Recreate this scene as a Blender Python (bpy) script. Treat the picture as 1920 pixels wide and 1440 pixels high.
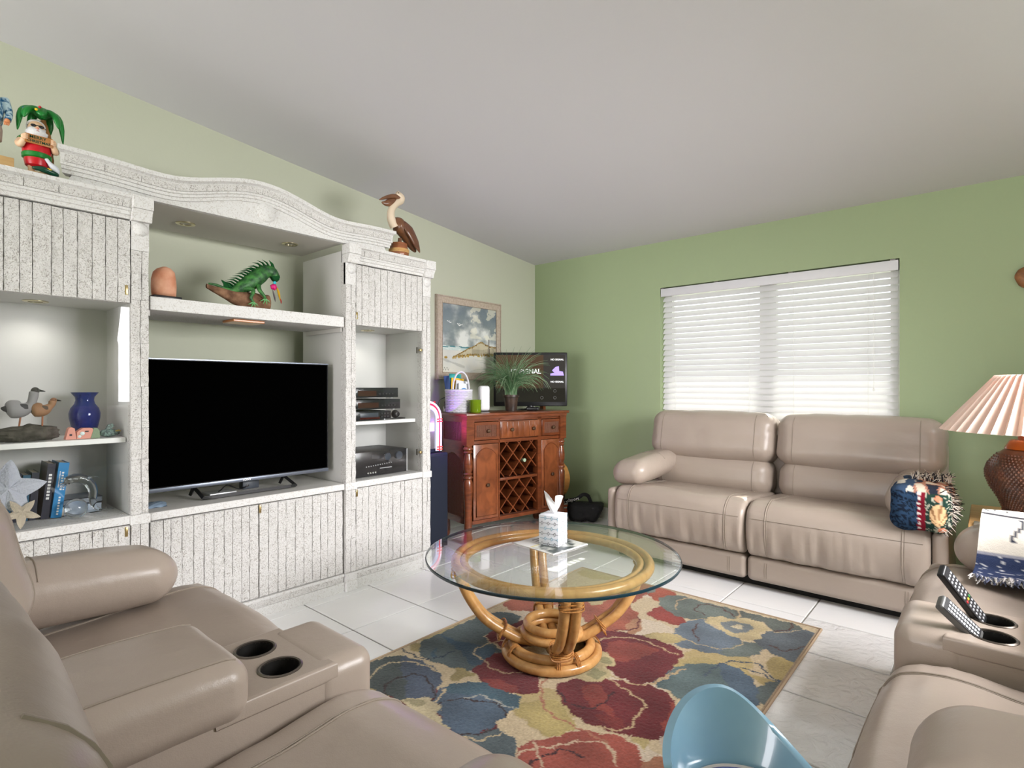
import bpy, bmesh, math, random
import numpy as np
from mathutils import Vector, Matrix, noise
random.seed(7)
for o in list(bpy.data.objects): bpy.data.objects.remove(o, do_unlink=True)
SC = bpy.context.scene
COL = SC.collection
PI = math.pi
def rad(a): return math.radians(a)

# ------------------------------------------------------------------ camera
cam_d = bpy.data.cameras.new('camera'); cam = bpy.data.objects.new('camera', cam_d); COL.objects.link(cam)
cam.location = (0, 0, 1.2); cam.rotation_euler = (rad(90), 0, rad(40.98))
cam_d.sensor_width = 36; cam_d.lens = 1030 / 1920 * 36
cam_d.shift_y = 4.6 / 1920
cam_d.clip_start = .02
SC.camera = cam
# ------------------------------------------------------------------ world, sun, exposure
w = bpy.data.worlds.new('sky'); SC.world = w; w.use_nodes = True
bg = w.node_tree.nodes['Background']; bg.inputs['Color'].default_value = (.95, .95, 1, 1); bg.inputs['Strength'].default_value = 2.1
sun_d = bpy.data.lights.new('sun', 'SUN'); sun_d.energy = 15.0; sun_d.angle = rad(.6); sun_d.color = (1, .95, .87)
sun = bpy.data.objects.new('sun', sun_d); COL.objects.link(sun)
sun_dir = Vector((-.10, -1, -.86)).normalized()
sun.rotation_euler = sun_dir.to_track_quat('-Z', 'Y').to_euler(); sun.location = (0, 12, 12)
# area lamps: fill added at the unseen rear doors, and daylight of the side window
def area(name, loc, direction, sx, sy, power, col):
    d = bpy.data.lights.new(name, 'AREA'); d.shape = 'RECTANGLE'; d.size = sx; d.size_y = sy; d.energy = power; d.color = col
    o = bpy.data.objects.new(name, d); COL.objects.link(o); o.location = loc
    o.rotation_euler = Vector(direction).to_track_quat('-Z', 'Y').to_euler(); return o
area('rear_door_fill', (-1.3, -5.62, 1.25), (0, 1, 0), 3.9, 2.3, 400, (1, .96, .99))
area('daylight_side_window', (1.12, 2.45, 1.52), (-1, 0, -.42), 1.7, 1.05, 95, (1, .965, .99)).data.spread = rad(105)
vs = SC.view_settings; vs.view_transform = 'Standard'; vs.look = 'None'; vs.exposure = -0.17; vs.gamma = 1; vs.use_curve_mapping = False

# ------------------------------------------------------------------ materials
MATS = {}
def mat(name, col, rough=.5, metal=0., var=None, bump=None, spec=.5, coat=0., emit=None, sheen=0., trans=0., ior=1.45):
    """procedural principled material; var=(scale, second colour, contrast), bump=(scale, strength, distance)"""
    if name in MATS: return MATS[name]
    m = bpy.data.materials.new(name); m.use_nodes = True; nt = m.node_tree; n = nt.nodes; L = nt.links
    b = n['Principled BSDF']
    b.inputs['Base Color'].default_value = (*col, 1); b.inputs['Roughness'].default_value = rough; b.inputs['Metallic'].default_value = metal
    b.inputs['Specular IOR Level'].default_value = spec; b.inputs['Coat Weight'].default_value = coat
    b.inputs['Transmission Weight'].default_value = trans; b.inputs['IOR'].default_value = ior
    if sheen: b.inputs['Sheen Weight'].default_value = sheen
    if emit: b.inputs['Emission Color'].default_value = (*emit[0], 1); b.inputs['Emission Strength'].default_value = emit[1]
    tc = n.new('ShaderNodeTexCoord')
    if var:
        t = n.new('ShaderNodeTexNoise'); t.inputs['Scale'].default_value = var[0]; t.inputs['Detail'].default_value = 5
        L.new(tc.outputs['Object'], t.inputs['Vector'])
        r = n.new('ShaderNodeValToRGB'); c = var[2] if len(var) > 2 else .3
        r.color_ramp.elements[0].position = .5 - c / 2; r.color_ramp.elements[1].position = .5 + c / 2
        r.color_ramp.elements[0].color = (*col, 1); r.color_ramp.elements[1].color = (*var[1], 1)
        L.new(t.outputs['Fac'], r.inputs['Fac']); L.new(r.outputs['Color'], b.inputs['Base Color'])
    if bump:
        t = n.new('ShaderNodeTexNoise'); t.inputs['Scale'].default_value = bump[0]; t.inputs['Detail'].default_value = 6
        L.new(tc.outputs['Object'], t.inputs['Vector'])
        bp = n.new('ShaderNodeBump'); bp.inputs['Strength'].default_value = bump[1]; bp.inputs['Distance'].default_value = bump[2] if len(bump) > 2 else .01
        L.new(t.outputs['Fac'], bp.inputs['Height']); L.new(bp.outputs['Normal'], b.inputs['Normal'])
    MATS[name] = m; return m
def wood(name, c1, c2, scale=(2, 2, 30), rough=.35, coat=.3, turn=None):
    if name in MATS: return MATS[name]
    m = mat(name, c1, rough, coat=coat); nt = m.node_tree; n = nt.nodes; L = nt.links; b = n['Principled BSDF']
    tc = n.new('ShaderNodeTexCoord'); mp = n.new('ShaderNodeMapping'); mp.inputs['Scale'].default_value = scale
    if turn: mp.inputs['Rotation'].default_value = turn
    L.new(tc.outputs['Object'], mp.inputs['Vector'])
    t = n.new('ShaderNodeTexNoise'); t.inputs['Scale'].default_value = 3; t.inputs['Detail'].default_value = 6; t.inputs['Distortion'].default_value = .6
    L.new(mp.outputs[0], t.inputs['Vector'])
    r = n.new('ShaderNodeValToRGB'); r.color_ramp.elements[0].position = .3; r.color_ramp.elements[1].position = .7
    r.color_ramp.elements[0].color = (*c1, 1); r.color_ramp.elements[1].color = (*c2, 1)
    L.new(t.outputs['Fac'], r.inputs['Fac']); L.new(r.outputs['Color'], b.inputs['Base Color'])
    return m
def vcol(name, rough=.8, bump=None, spec=.3, sheen=0.):
    """colour carried by the mesh's own colour attribute (woven, painted or printed colour)"""
    if name in MATS: return MATS[name]
    m = mat(name, (.5, .5, .5), rough, bump=bump, spec=spec, sheen=sheen); nt = m.node_tree
    a = nt.nodes.new('ShaderNodeVertexColor'); a.layer_name = 'Col'
    nt.links.new(a.outputs['Color'], nt.nodes['Principled BSDF'].inputs['Base Color']); return m
def glass(name, tint, rough=.0, ior=1.5, gloss=1.):
    """clear pane: tinted see-through surface with Fresnel reflection"""
    if name in MATS: return MATS[name]
    m = bpy.data.materials.new(name); m.use_nodes = True; nt = m.node_tree; n = nt.nodes; L = nt.links
    n.remove(n['Principled BSDF'])
    t = n.new('ShaderNodeBsdfTransparent'); t.inputs['Color'].default_value = (*tint, 1)
    g = n.new('ShaderNodeBsdfGlossy'); g.inputs['Roughness'].default_value = rough; g.inputs['Color'].default_value = (gloss, gloss, gloss, 1)
    f = n.new('ShaderNodeFresnel'); geo = n.new('ShaderNodeNewGeometry'); mr = n.new('ShaderNodeMapRange')   # same reflectance from both sides of the sheet
    mr.inputs['To Min'].default_value = ior; mr.inputs['To Max'].default_value = 1/ior; L.new(geo.outputs['Backfacing'], mr.inputs['Value']); L.new(mr.outputs[0], f.inputs['IOR'])
    mx = n.new('ShaderNodeMixShader'); L.new(f.outputs[0], mx.inputs[0]); L.new(t.outputs[0], mx.inputs[1]); L.new(g.outputs[0], mx.inputs[2])
    L.new(mx.outputs[0], n['Material Output'].inputs['Surface']); MATS[name] = m; return m

# ------------------------------------------------------------------ mesh building
class MB:
    """collects shapes; build() links them as ONE mesh object"""
    def __init__(s): s.v = []; s.f = []; s.mi = []; s.cur = 0
    def add(s, vs, fs, M=None):
        k = len(s.v)
        for p in vs:
            p = Vector(p)
            s.v.append(M @ p if M else p)
        for f in fs: s.f.append([i + k for i in f]); s.mi.append(s.cur)
        return s
    def box(s, x0, x1, y0, y1, z0, z1, M=None, bev=0):
        if bev:
            return s.rbox(((x0+x1)/2, (y0+y1)/2, (z0+z1)/2), (x1-x0, y1-y0, z1-z0), bev, 1, M=M)
        return s.add([(x0,y0,z0),(x1,y0,z0),(x1,y1,z0),(x0,y1,z0),(x0,y0,z1),(x1,y0,z1),(x1,y1,z1),(x0,y1,z1)],
              [(0,3,2,1),(4,5,6,7),(0,1,5,4),(1,2,6,5),(2,3,7,6),(3,0,4,7)], M)
    def rbox(s, c, d, r, n=3, M=None, fn=None, core=1):
        """rounded box; n segments per rounded edge, core segments across each flat"""
        h = [x / 2 for x in d]; r = min(r, *[x * .999 for x in h])
        inn = [hh - r for hh in h]
        def par(k):
            c_ = [(-inn[k], -math.tan((1 - i / n) * PI / 4)) for i in range(n)]
            m_ = [(-inn[k] + 2 * inn[k] * i / core, 0) for i in range(core + 1)]
            e_ = [(inn[k], math.tan((i + 1) / n * PI / 4)) for i in range(n)]
            return c_ + m_ + e_
        P = [par(k) for k in range(3)]
        idx = {}; vs = []; fs = []
        def vert(ax, sg, a, b):
            o = [0, 0, 0]; e = [0, 0, 0]
            u, v_ = (ax + 1) % 3, (ax + 2) % 3
            o[ax] = sg * inn[ax]; e[ax] = sg
            o[u], e[u] = P[u][a]; o[v_], e[v_] = P[v_][b]
            ln = math.sqrt(sum(q * q for q in e))
            p = tuple(o[i] + r * e[i] / ln for i in range(3))
            key = tuple(round(q, 5) for q in p)
            if key not in idx: idx[key] = len(vs); vs.append(p)
            return idx[key]
        for ax in range(3):
            u, v_ = (ax + 1) % 3, (ax + 2) % 3
            for sg in (-1, 1):
                for a in range(len(P[u]) - 1):
                    for b in range(len(P[v_]) - 1):
                        q = [vert(ax, sg, a, b), vert(ax, sg, a + 1, b), vert(ax, sg, a + 1, b + 1), vert(ax, sg, a, b + 1)]
                        if sg < 0: q.reverse()
                        q2 = []
                        for i in q:
                            if i not in q2: q2.append(i)
                        if len(q2) > 2: fs.append(q2)
        if fn: vs = [fn(Vector(p)) for p in vs]
        vs = [Vector(p) + Vector(c) for p in vs]
        return s.add(vs, fs, M)
    def tube(s, pts, r, seg=8, closed=False, cap=True, M=None, sq=(1, 1)):
        pts = [Vector(p) for p in pts]; n = len(pts)
        rr = r if hasattr(r, '__len__') else [r] * n
        rings = []; up = None
        for i in range(n):
            if closed: t = pts[(i + 1) % n] - pts[i - 1]
            else: t = pts[min(i + 1, n - 1)] - pts[max(i - 1, 0)]
            if t.length < 1e-9: t = Vector((0, 0, 1))
            t.normalize()
            if up is None:
                up = Vector((0, 0, 1)) if abs(t.z) < .9 else Vector((1, 0, 0))
            a = up - t * up.dot(t)
            if a.length < 1e-6: a = t.orthogonal()
            a.normalize(); up = a; b = t.cross(a)
            rings.append([pts[i] + (a * math.cos(2*PI*k/seg) * sq[0] + b * math.sin(2*PI*k/seg) * sq[1]) * rr[i] for k in range(seg)])
        vs = [p for g in rings for p in g]; fs = []
        for i in range(n if closed else n - 1):
            j = (i + 1) % n
            for k in range(seg):
                l = (k + 1) % seg; fs.append((i*seg+k, i*seg+l, j*seg+l, j*seg+k))
        if cap and not closed:
            fs.append(tuple(range(seg))[::-1]); fs.append(tuple((n-1)*seg + k for k in range(seg)))
        return s.add(vs, fs, M)
    def lathe(s, prof, seg=24, c=(0, 0, 0), M=None, cap=True, wob=None):
        vs = []; fs = []
        for r, z in prof:
            for k in range(seg):
                a = 2*PI*k/seg; q = r * (wob(a, z) if wob else 1)
                vs.append((c[0] + q*math.cos(a), c[1] + q*math.sin(a), c[2] + z))
        n = len(prof)
        for i in range(n - 1):
            for k in range(seg):
                l = (k + 1) % seg; fs.append((i*seg+k, i*seg+l, (i+1)*seg+l, (i+1)*seg+k))
        if cap:
            if prof[0][0] > 1e-5: fs.append(tuple(range(seg))[::-1])
            if prof[-1][0] > 1e-5: fs.append(tuple((n-1)*seg + k for k in range(seg)))
        return s.add(vs, fs, M)
    def prism(s, poly, h0, h1, axis='z', M=None):
        """extrude a 2-d outline; axis z:(x,y) y:(x,z) x:(y,z)"""
        n = len(poly)
        def pt(p, h): return {'z': (p[0], p[1], h), 'y': (p[0], h, p[1]), 'x': (h, p[0], p[1])}[axis]
        vs = [pt(p, h0) for p in poly] + [pt(p, h1) for p in poly]
        fs = [tuple(range(n))[::-1], tuple(range(n, 2*n))] + [(i, (i+1) % n, n + (i+1) % n, n + i) for i in range(n)]
        return s.add(vs, fs, M)
    def ball(s, c, r, seg=16, rings=10, M=None, fn=None):
        r = r if hasattr(r, '__len__') else (r, r, r)
        vs = [(0, 0, -1)]; fs = []
        for i in range(1, rings):
            t = PI * i / rings
            for k in range(seg): vs.append((math.sin(t)*math.cos(2*PI*k/seg), math.sin(t)*math.sin(2*PI*k/seg), -math.cos(t)))
        vs.append((0, 0, 1)); last = len(vs) - 1
        for k in range(seg):
            l = (k+1) % seg; fs.append((0, 1+l, 1+k)); fs.append((last, 1+(rings-2)*seg+k, 1+(rings-2)*seg+l))
        for i in range(rings - 2):
            for k in range(seg):
                l = (k+1) % seg; fs.append((1+i*seg+k, 1+i*seg+l, 1+(i+1)*seg+l, 1+(i+1)*seg+k))
        if fn: vs = [fn(Vector(p)) for p in vs]
        vs = [Vector((p[0]*r[0], p[1]*r[1], p[2]*r[2])) + Vector(c) for p in vs]
        return s.add(vs, fs, M)
    def grid(s, fn, nu, nv, closed_u=False):
        """surface of fn(u, v), u and v in 0..1"""
        vs = [fn(i / (nu if closed_u else nu - 1), j / (nv - 1)) for i in range(nu) for j in range(nv)]
        fs = [(i*nv+j, ((i+1) % nu)*nv+j, ((i+1) % nu)*nv+j+1, i*nv+j+1) for i in range(nu if closed_u else nu - 1) for j in range(nv - 1)]
        return s.add(vs, fs)
    def mesh(s, name, mats=None, smooth=True, angle=40):
        me = bpy.data.meshes.new(name)
        me.from_pydata([tuple(p) for p in s.v], [], s.f)
        for m in (mats if isinstance(mats, (list, tuple)) else [mats]):
            if m: me.materials.append(m)
        if any(s.mi): me.polygons.foreach_set('material_index', s.mi)
        bm = bmesh.new(); bm.from_mesh(me); bmesh.ops.recalc_face_normals(bm, faces=bm.faces[:]); bm.to_mesh(me); bm.free()
        if smooth:
            me.polygons.foreach_set('use_smooth', [True] * len(me.polygons)); me.set_sharp_from_angle(angle=rad(angle))
        me.update(); return me
    def build(s, name, m, parent=None, smooth=True, angle=40, local=False):
        return link(name, s.mesh(name, m, smooth, angle), parent, local)
XF0 = {}
def link(name, me, parent=None, local=False):
    o = bpy.data.objects.new(name, me); COL.objects.link(o)
    if parent:
        o.parent = parent
        if not local:      # mesh given in room coordinates
            o.matrix_parent_inverse = (XF0[parent.name] if parent.name in XF0 else Matrix()).inverted()
    return o
def tag(o, label=None, cat=None, group=None, kind=None):
    if label: o['label'] = label
    if cat: o['category'] = cat
    if group: o['group'] = group
    if kind: o['kind'] = kind
    return o
def thing(name, label, cat, loc=(0, 0, 0), rz=0, group=None):
    o = bpy.data.objects.new(name, None); COL.objects.link(o); o.empty_display_size = .1
    o.location = loc; o.rotation_euler = (0, 0, rz); tag(o, label, cat, group)
    XF0[o.name] = Matrix.Translation(loc) @ Matrix.Rotation(rz, 4, 'Z'); return o
def struct(name, mb, m, smooth=False):
    return tag(mb.build(name, m, None, smooth), kind='structure')
def kid(mb, name, m, parent, smooth=True, angle=40, label=None, local=False):
    o = mb.build(name, m, parent, smooth, angle, local)
    if label: o['label'] = label
    return o
def text_mesh(txt, size, depth=.0006, align='CENTER', bold=0., sx=1.):
    c = bpy.data.curves.new('text', 'FONT'); c.body = txt; c.size = size; c.extrude = depth; c.align_x = align; c.align_y = 'CENTER'; c.offset = bold
    c.resolution_u = 2
    o = bpy.data.objects.new('text', c); COL.objects.link(o)
    dg = bpy.context.evaluated_depsgraph_get(); me = bpy.data.meshes.new_from_object(o.evaluated_get(dg))
    bpy.data.objects.remove(o, do_unlink=True); bpy.data.curves.remove(c)
    return me
def lettering(txt, size, m, parent, origin, right, up, depth=.0006, bold=0., align='CENTER', name='lettering'):
    """raised print: right/up are the reading and upward directions in the room"""
    me = text_mesh(txt, size, depth, align, bold); r = Vector(right).normalized(); u = Vector(up).normalized(); nn = r.cross(u)
    M = Matrix((r, u, nn)).transposed().to_4x4(); M.translation = Vector(origin); me.transform(M); me.materials.clear(); me.materials.append(m)
    return link(name, me, parent)
def colour(o, cols):
    """per-vertex colours, linear rgb"""
    me = o.data; a = me.color_attributes.new('Col', 'FLOAT_COLOR', 'POINT')
    arr = np.ones((len(me.vertices), 4), np.float32); arr[:, :3] = np.asarray(cols, np.float32); a.data.foreach_set('color', arr.ravel())
def lin(r, g, b):
    f = lambda c: c / 12.92 if c <= .04045 else ((c + .055) / 1.055) ** 2.4
    return tuple(f(c / 255) for c in (r, g, b))
def rotz(a): return Matrix.Rotation(a, 4, 'Z')
def place(loc, rz=0, rx=0, ry=0): return Matrix.Translation(loc) @ Matrix.Rotation(rz, 4, 'Z') @ Matrix.Rotation(ry, 4, 'Y') @ Matrix.Rotation(rx, 4, 'X')
def catmull(pts, n=6, closed=False):
    P = [Vector(p) for p in pts]; out = []; m = len(P)
    for i in range(m if closed else m - 1):
        g = lambda k: P[k % m] if closed else P[max(0, min(m - 1, k))]
        a, b, c, d = g(i-1), g(i), g(i+1), g(i+2)
        for k in range(n):
            t = k / n
            out.append(.5 * ((2*b) + (c-a)*t + (2*a-5*b+4*c-d)*t*t + (3*b-a-3*c+d)*t**3))
    if not closed: out.append(P[-1])
    return out
# ================================================================== the room
XL, YB, XR, YR = -3.455, 4.33, 1.0, -5.5
def ceil_z(y): return 2.42 + .0958 * (YB - y)
m_wall_l = mat('paint_pale_green', lin(190, 193, 174), .75, bump=(60, .12, .004))
m_wall_b = mat('paint_sage_green', lin(152, 167, 130), .72, bump=(60, .12, .004))
m_ceil = mat('paint_ceiling', lin(206, 205, 207), .9, bump=(40, .1, .004))
m_white = mat('white_paint', (.82, .82, .80), .45)
m_grout = mat('grout', lin(140, 137, 130), .9)
def tile_mat():
    m = mat('white_tile', lin(226, 226, 226), .16, spec=.5, var=(3, lin(233, 232, 230), .5)); nt = m.node_tree; n = nt.nodes; L = nt.links
    tc = n.new('ShaderNodeTexCoord'); a = n.new('ShaderNodeTexNoise'); a.inputs['Scale'].default_value = 9; a.inputs['Detail'].default_value = 7; a.inputs['Distortion'].default_value = 1.6
    L.new(tc.outputs['Object'], a.inputs['Vector'])
    # one slate-relief tile per batch carries ridges, the plain ones almost none
    bp = n.new('ShaderNodeBump'); bp.inputs['Strength'].default_value = .1; bp.inputs['Distance'].default_value = .006
    L.new(a.outputs['Fac'], bp.inputs['Height']); L.new(bp.outputs['Normal'], n['Principled BSDF'].inputs['Normal'])
    m2 = m.copy(); m2.name = 'white_tile_slate_relief'
    for q in m2.node_tree.nodes:
        if q.type == 'BUMP': q.inputs['Strength'].default_value = .8; q.inputs['Distance'].default_value = .016
        if q.type == 'TEX_NOISE' and q.inputs['Distortion'].default_value > 1: q.inputs['Scale'].default_value = 12
        if q.type == 'BSDF_PRINCIPLED': q.inputs['Coat Weight'].default_value = .7; q.inputs['Coat Roughness'].default_value = .08
    return m, m2
m_tile, m_tile2 = tile_mat()
floor = struct('floor', MB().box(XL-.1, XR+.1, YR-.1, YB+.2, -.1, -.006), m_grout)
tx = [-2.368 + .412 * k for k in range(-3, 9)]; ty = [1.531 + .407 * k for k in range(-18, 8)]
g_ = .0042
tmesh = {}
for i in range(len(tx) - 1):
    for j in range(len(ty) - 1):
        x0, x1, y0, y1 = max(tx[i], XL) + g_, min(tx[i+1], XR) - g_, max(ty[j], YR) + g_, min(ty[j+1], YB) - g_
        if x1 - x0 < .02 or y1 - y0 < .02: continue
        rel = x0 > -.95 and y0 < 3
        key = (round(x1-x0, 3), round(y1-y0, 3), rel, (i*7 + j*3) % 3)
        if key not in tmesh:
            a, b = (x1-x0)/2, (y1-y0)/2; e = .002
            mb = MB().add([(-a,-b,-.05),(a,-b,-.05),(a,b,-.05),(-a,b,-.05),(-a,-b,-.0025),(a,-b,-.0025),(a,b,-.0025),(-a,b,-.0025),(-a+e,-b+e,0),(a-e,-b+e,0),(a-e,b-e,0),(-a+e,b-e,0)],
                [(3,2,1,0),(0,1,5,4),(1,2,6,5),(2,3,7,6),(3,0,4,7),(4,5,9,8),(5,6,10,9),(6,7,11,10),(7,4,8,11),(8,9,10,11)])
            tmesh[key] = mb.mesh('tile', m_tile2 if rel else m_tile, smooth=False)
        o = link('tile', tmesh[key], floor, local=True); o.location = ((x0+x1)/2, (y0+y1)/2, 0)

WX0, WX1, WZ0, WZ1 = -2.10, -.438, .93, 2.032         # window opening in the back wall
wb = MB()
H = 2.9
wb.box(XL-.15, WX0, YB, YB+.16, -.02, H).box(WX1, XR+.15, YB, YB+.16, -.02, H).box(WX0, WX1, YB, YB+.16, -.02, WZ0).box(WX0, WX1, YB, YB+.16, WZ1, H)
struct('wall_back', wb, m_wall_b)
struct('wall_left', MB().box(XL-.15, XL, YR-.1, YB, -.02, 3.5), m_wall_l)
rw = MB(); RY0, RY1, RZ0, RZ1 = 1.56, 3.30, .96, 2.08
rw.box(XR, XR+.15, YR-.1, RY0, -.02, 3.5).box(XR, XR+.15, RY1, YB, -.02, 3.5).box(XR, XR+.15, RY0, RY1, -.02, RZ0).box(XR, XR+.15, RY0, RY1, RZ1, 3.5)
struct('wall_right', rw, m_wall_b)
DX0, DX1, DZ = -3.25, .75, 2.4
struct('wall_rear', MB().box(XL-.15, DX0, YR-.15, YR, -.02, 3.5).box(DX1, XR+.15, YR-.15, YR, -.02, 3.5).box(DX0, DX1, YR-.15, YR, DZ, 3.5), m_wall_l)
struct('ceiling', MB().prism([(YR-.2, ceil_z(YR-.2)), (YB+.2, ceil_z(YB+.2)), (YB+.2, 3.7), (YR-.2, 3.7)], XL-.2, XR+.2, 'x'), m_ceil)
m_base = mat('baseboard_paint', lin(222, 224, 214), .4)
def baseboard(name, x0, x1, y0, y1):
    struct(name, MB().box(x0, x1, y0, y1, 0, .085).box(min(x0, x1) + (.004 if x1-x0 < .05 else 0), max(x0, x1) - (.004 if x1-x0 < .05 else 0), y0 + (.004 if y1-y0 < .05 else 0), y1, .085, .1), m_base)
baseboard('baseboard_back', XL, XR, YB-.014, YB-.001)
baseboard('baseboard_left', XL+.001, XL+.014, YR, YB-.02)
baseboard('baseboard_right', XR-.014, XR-.001, YR, YB-.02)
# window behind the blind: white frame, centre post, two panes with rails
wn = MB(); wy0, wy1 = YB+.10, YB+.15
wn.box(WX0, WX0+.06, wy0, wy1, WZ0, WZ1).box(WX1-.06, WX1, wy0, wy1, WZ0, WZ1).box(WX0, WX1, wy0, wy1, WZ0, WZ0+.06).box(WX0, WX1, wy0, wy1, WZ1-.06, WZ1)
win = struct('window_1', wn, m_white)
xm = (WX0+WX1)/2
kid(MB().box(xm-.06, xm+.06, wy0, wy1, WZ0+.06, WZ1-.06), 'mullion', m_white, win, False)
for a, b in ((WX0+.06, xm-.06), (xm+.06, WX1-.06)):
    kid(MB().box(a, b, wy0+.02, wy0+.026, WZ0+.06, WZ1-.06), 'pane', glass('window_glass', (.97, .99, .98)), win, False)
kid(MB().box(WX0, WX1, YB-.002, YB+.10, WZ0-.02, WZ0), 'sill', m_white, win, False)
# side window beside the second sofa
wn = MB(); f_ = .05
wn.box(XR+.06, XR+.12, RY0, RY0+f_, RZ0, RZ1).box(XR+.06, XR+.12, RY1-f_, RY1, RZ0, RZ1).box(XR+.06, XR+.12, RY0, RY1, RZ0, RZ0+f_).box(XR+.06, XR+.12, RY0, RY1, RZ1-f_, RZ1)
win2 = struct('window_2', wn, m_white)
kid(MB().box(XR+.085, XR+.09, RY0+f_, RY1-f_, RZ0+f_, RZ1-f_), 'pane', MATS['window_glass'], win2, False)
# sliding doors at the far end of the room
dr = MB(); 
for a in (DX0, DX0+.98, DX0+1.96, DX0+2.94, DX1-.07): dr.box(a, a+.07, YR-.1, YR-.04, 0, DZ)
dr.box(DX0, DX1, YR-.1, YR-.04, DZ-.07, DZ).box(DX0, DX1, YR-.1, YR-.04, 0, .05)
struct('door_1', dr, m_white)
# outdoors: overhanging eave above the window, ground
struct('roof_eave', MB().box(XL-1, XR+1, YB+.16, YB+1.27, 2.35, 2.47), m_white)
struct('ground', MB().box(-40, 40, -40, 40, -.6, -.5), mat('pale_ground', (.45, .46, .40), .9, var=(.8, (.36, .40, .30))))

# ------------------------------------------------------------------ venetian blind
def slat_mat():
    m = bpy.data.materials.new('white_blind_slat'); m.use_nodes = True; n = m.node_tree.nodes; L = m.node_tree.links
    b = n['Principled BSDF']; b.inputs['Base Color'].default_value = (.84, .84, .85, 1); b.inputs['Roughness'].default_value = .4
    t = n.new('ShaderNodeBsdfTranslucent'); t.inputs['Color'].default_value = (.85, .84, .82, 1)
    mx = n.new('ShaderNodeMixShader'); mx.inputs[0].default_value = .28
    L.new(b.outputs[0], mx.inputs[1]); L.new(t.outputs[0], mx.inputs[2]); L.new(mx.outputs[0], n['Material Output'].inputs['Surface']); return m
m_slat = slat_mat()
bl = thing('window_blind', 'white horizontal slat blind covering the window above the sofa', 'blind', (xm, YB+.045, WZ0+.03))
bx0, bx1 = WX0+.012, WX1-.012
kid(MB().box(bx0-.006, bx1+.006, YB-.006, YB+.008, 1.955, 2.022, bev=.004), 'valance', mat('valance_white', lin(208, 208, 211), .5), bl)
kid(MB().box(bx0, bx1, YB+.012, YB+.07, 1.975, 2.02), 'head_rail', m_white, bl)
n_sl = 22; top, bot = 1.938, .985
sl = MB(); ww = .0272; tilt = rad(52)
prof = []
for k in range(7):
    a = -1 + k / 3
    prof.append((a * ww, .003 * (1 - a*a)))
pts = [(p[0]*math.cos(tilt) - p[1]*math.sin(tilt), p[0]*math.sin(tilt) + p[1]*math.cos(tilt)) for p in prof]
pts2 = [(y - .0024*-math.sin(tilt)*-1, z - .0024*math.cos(tilt)) for y, z in pts]
sl.prism(pts + pts2[::-1], bx0, bx1, 'x')
sme = sl.mesh('slat', m_slat)
for k in range(n_sl):
    o = link('slat', sme, bl, local=True); o.location = (-xm, 0, top + (bot - top) * k / (n_sl - 1) - (WZ0+.03))
kid(MB().box(bx0, bx1, YB+.02, YB+.07, .945, .962, bev=.003), 'bottom_rail', m_white, bl)
for fx in (.07, .43, .62, .90):
    c = MB(); x = bx0 + (bx1-bx0)*fx
    for yy in (YB+.022, YB+.068): c.tube([(x, yy, .96), (x, yy, 1.98)], .0012, 5)
    kid(c, 'ladder_cord', m_white, bl)
kid(MB().tube([(bx1-.13, YB+.012, 1.97), (bx1-.13, YB+.010, 1.2)], .002, 6).lathe([(.002, .03), (.006, .015), (.006, 0), (0, -.002)], 8, (bx1-.13, YB+.010, 1.17)), 'pull_cord', m_white, bl)
for fx in (.0, .28, .61, .985):
    x = bx0 + (bx1-bx0)*fx
    kid(MB().box(x-.015, x+.015, YB+.004, YB+.04, 2.02, 2.031), 'bracket', mat('dark_metal_bracket', (.18, .17, .15), .5, .6), bl, False)
# ================================================================== wall unit of pale stone veneer
XF = -2.84; XBK = -3.335
m_lac = mat('greige_lacquer', lin(202, 199, 194), .45)
m_lac_d = mat('grey_lacquer_inside', lin(206, 205, 202), .5)
def stone_mat(name, c1, c2, bscale=95, bstr=.9):
    m = mat(name, c1, .8, spec=.2); nt = m.node_tree; n = nt.nodes; L = nt.links; b = n['Principled BSDF']
    tc = n.new('ShaderNodeTexCoord')
    a = n.new('ShaderNodeTexNoise'); a.inputs['Scale'].default_value = bscale; a.inputs['Detail'].default_value = 5; a.inputs['Distortion'].default_value = 2.6
    L.new(tc.outputs['Object'], a.inputs['Vector'])
    r = n.new('ShaderNodeValToRGB'); r.color_ramp.elements[0].position = .36; r.color_ramp.elements[1].position = .48
    r.color_ramp.elements[0].color = (*c2, 1); r.color_ramp.elements[1].color = (*c1, 1)
    L.new(a.outputs['Fac'], r.inputs['Fac']); L.new(r.outputs['Color'], b.inputs['Base Color'])
    bp = n.new('ShaderNodeBump'); bp.inputs['Strength'].default_value = bstr; bp.inputs['Distance'].default_value = .004
    L.new(a.outputs['Fac'], bp.inputs['Height']); L.new(bp.outputs['Normal'], b.inputs['Normal']); return m
m_stone = stone_mat('pitted_pale_stone', lin(216, 214, 211), lin(158, 153, 146), 92, 1.)
m_stone_s = stone_mat('smooth_pale_stone', lin(216, 215, 213), lin(194, 190, 185), 60, .3)
m_brass = mat('brass', (.55, .42, .20), .3, 1.)
rs = random.Random(3)
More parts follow.
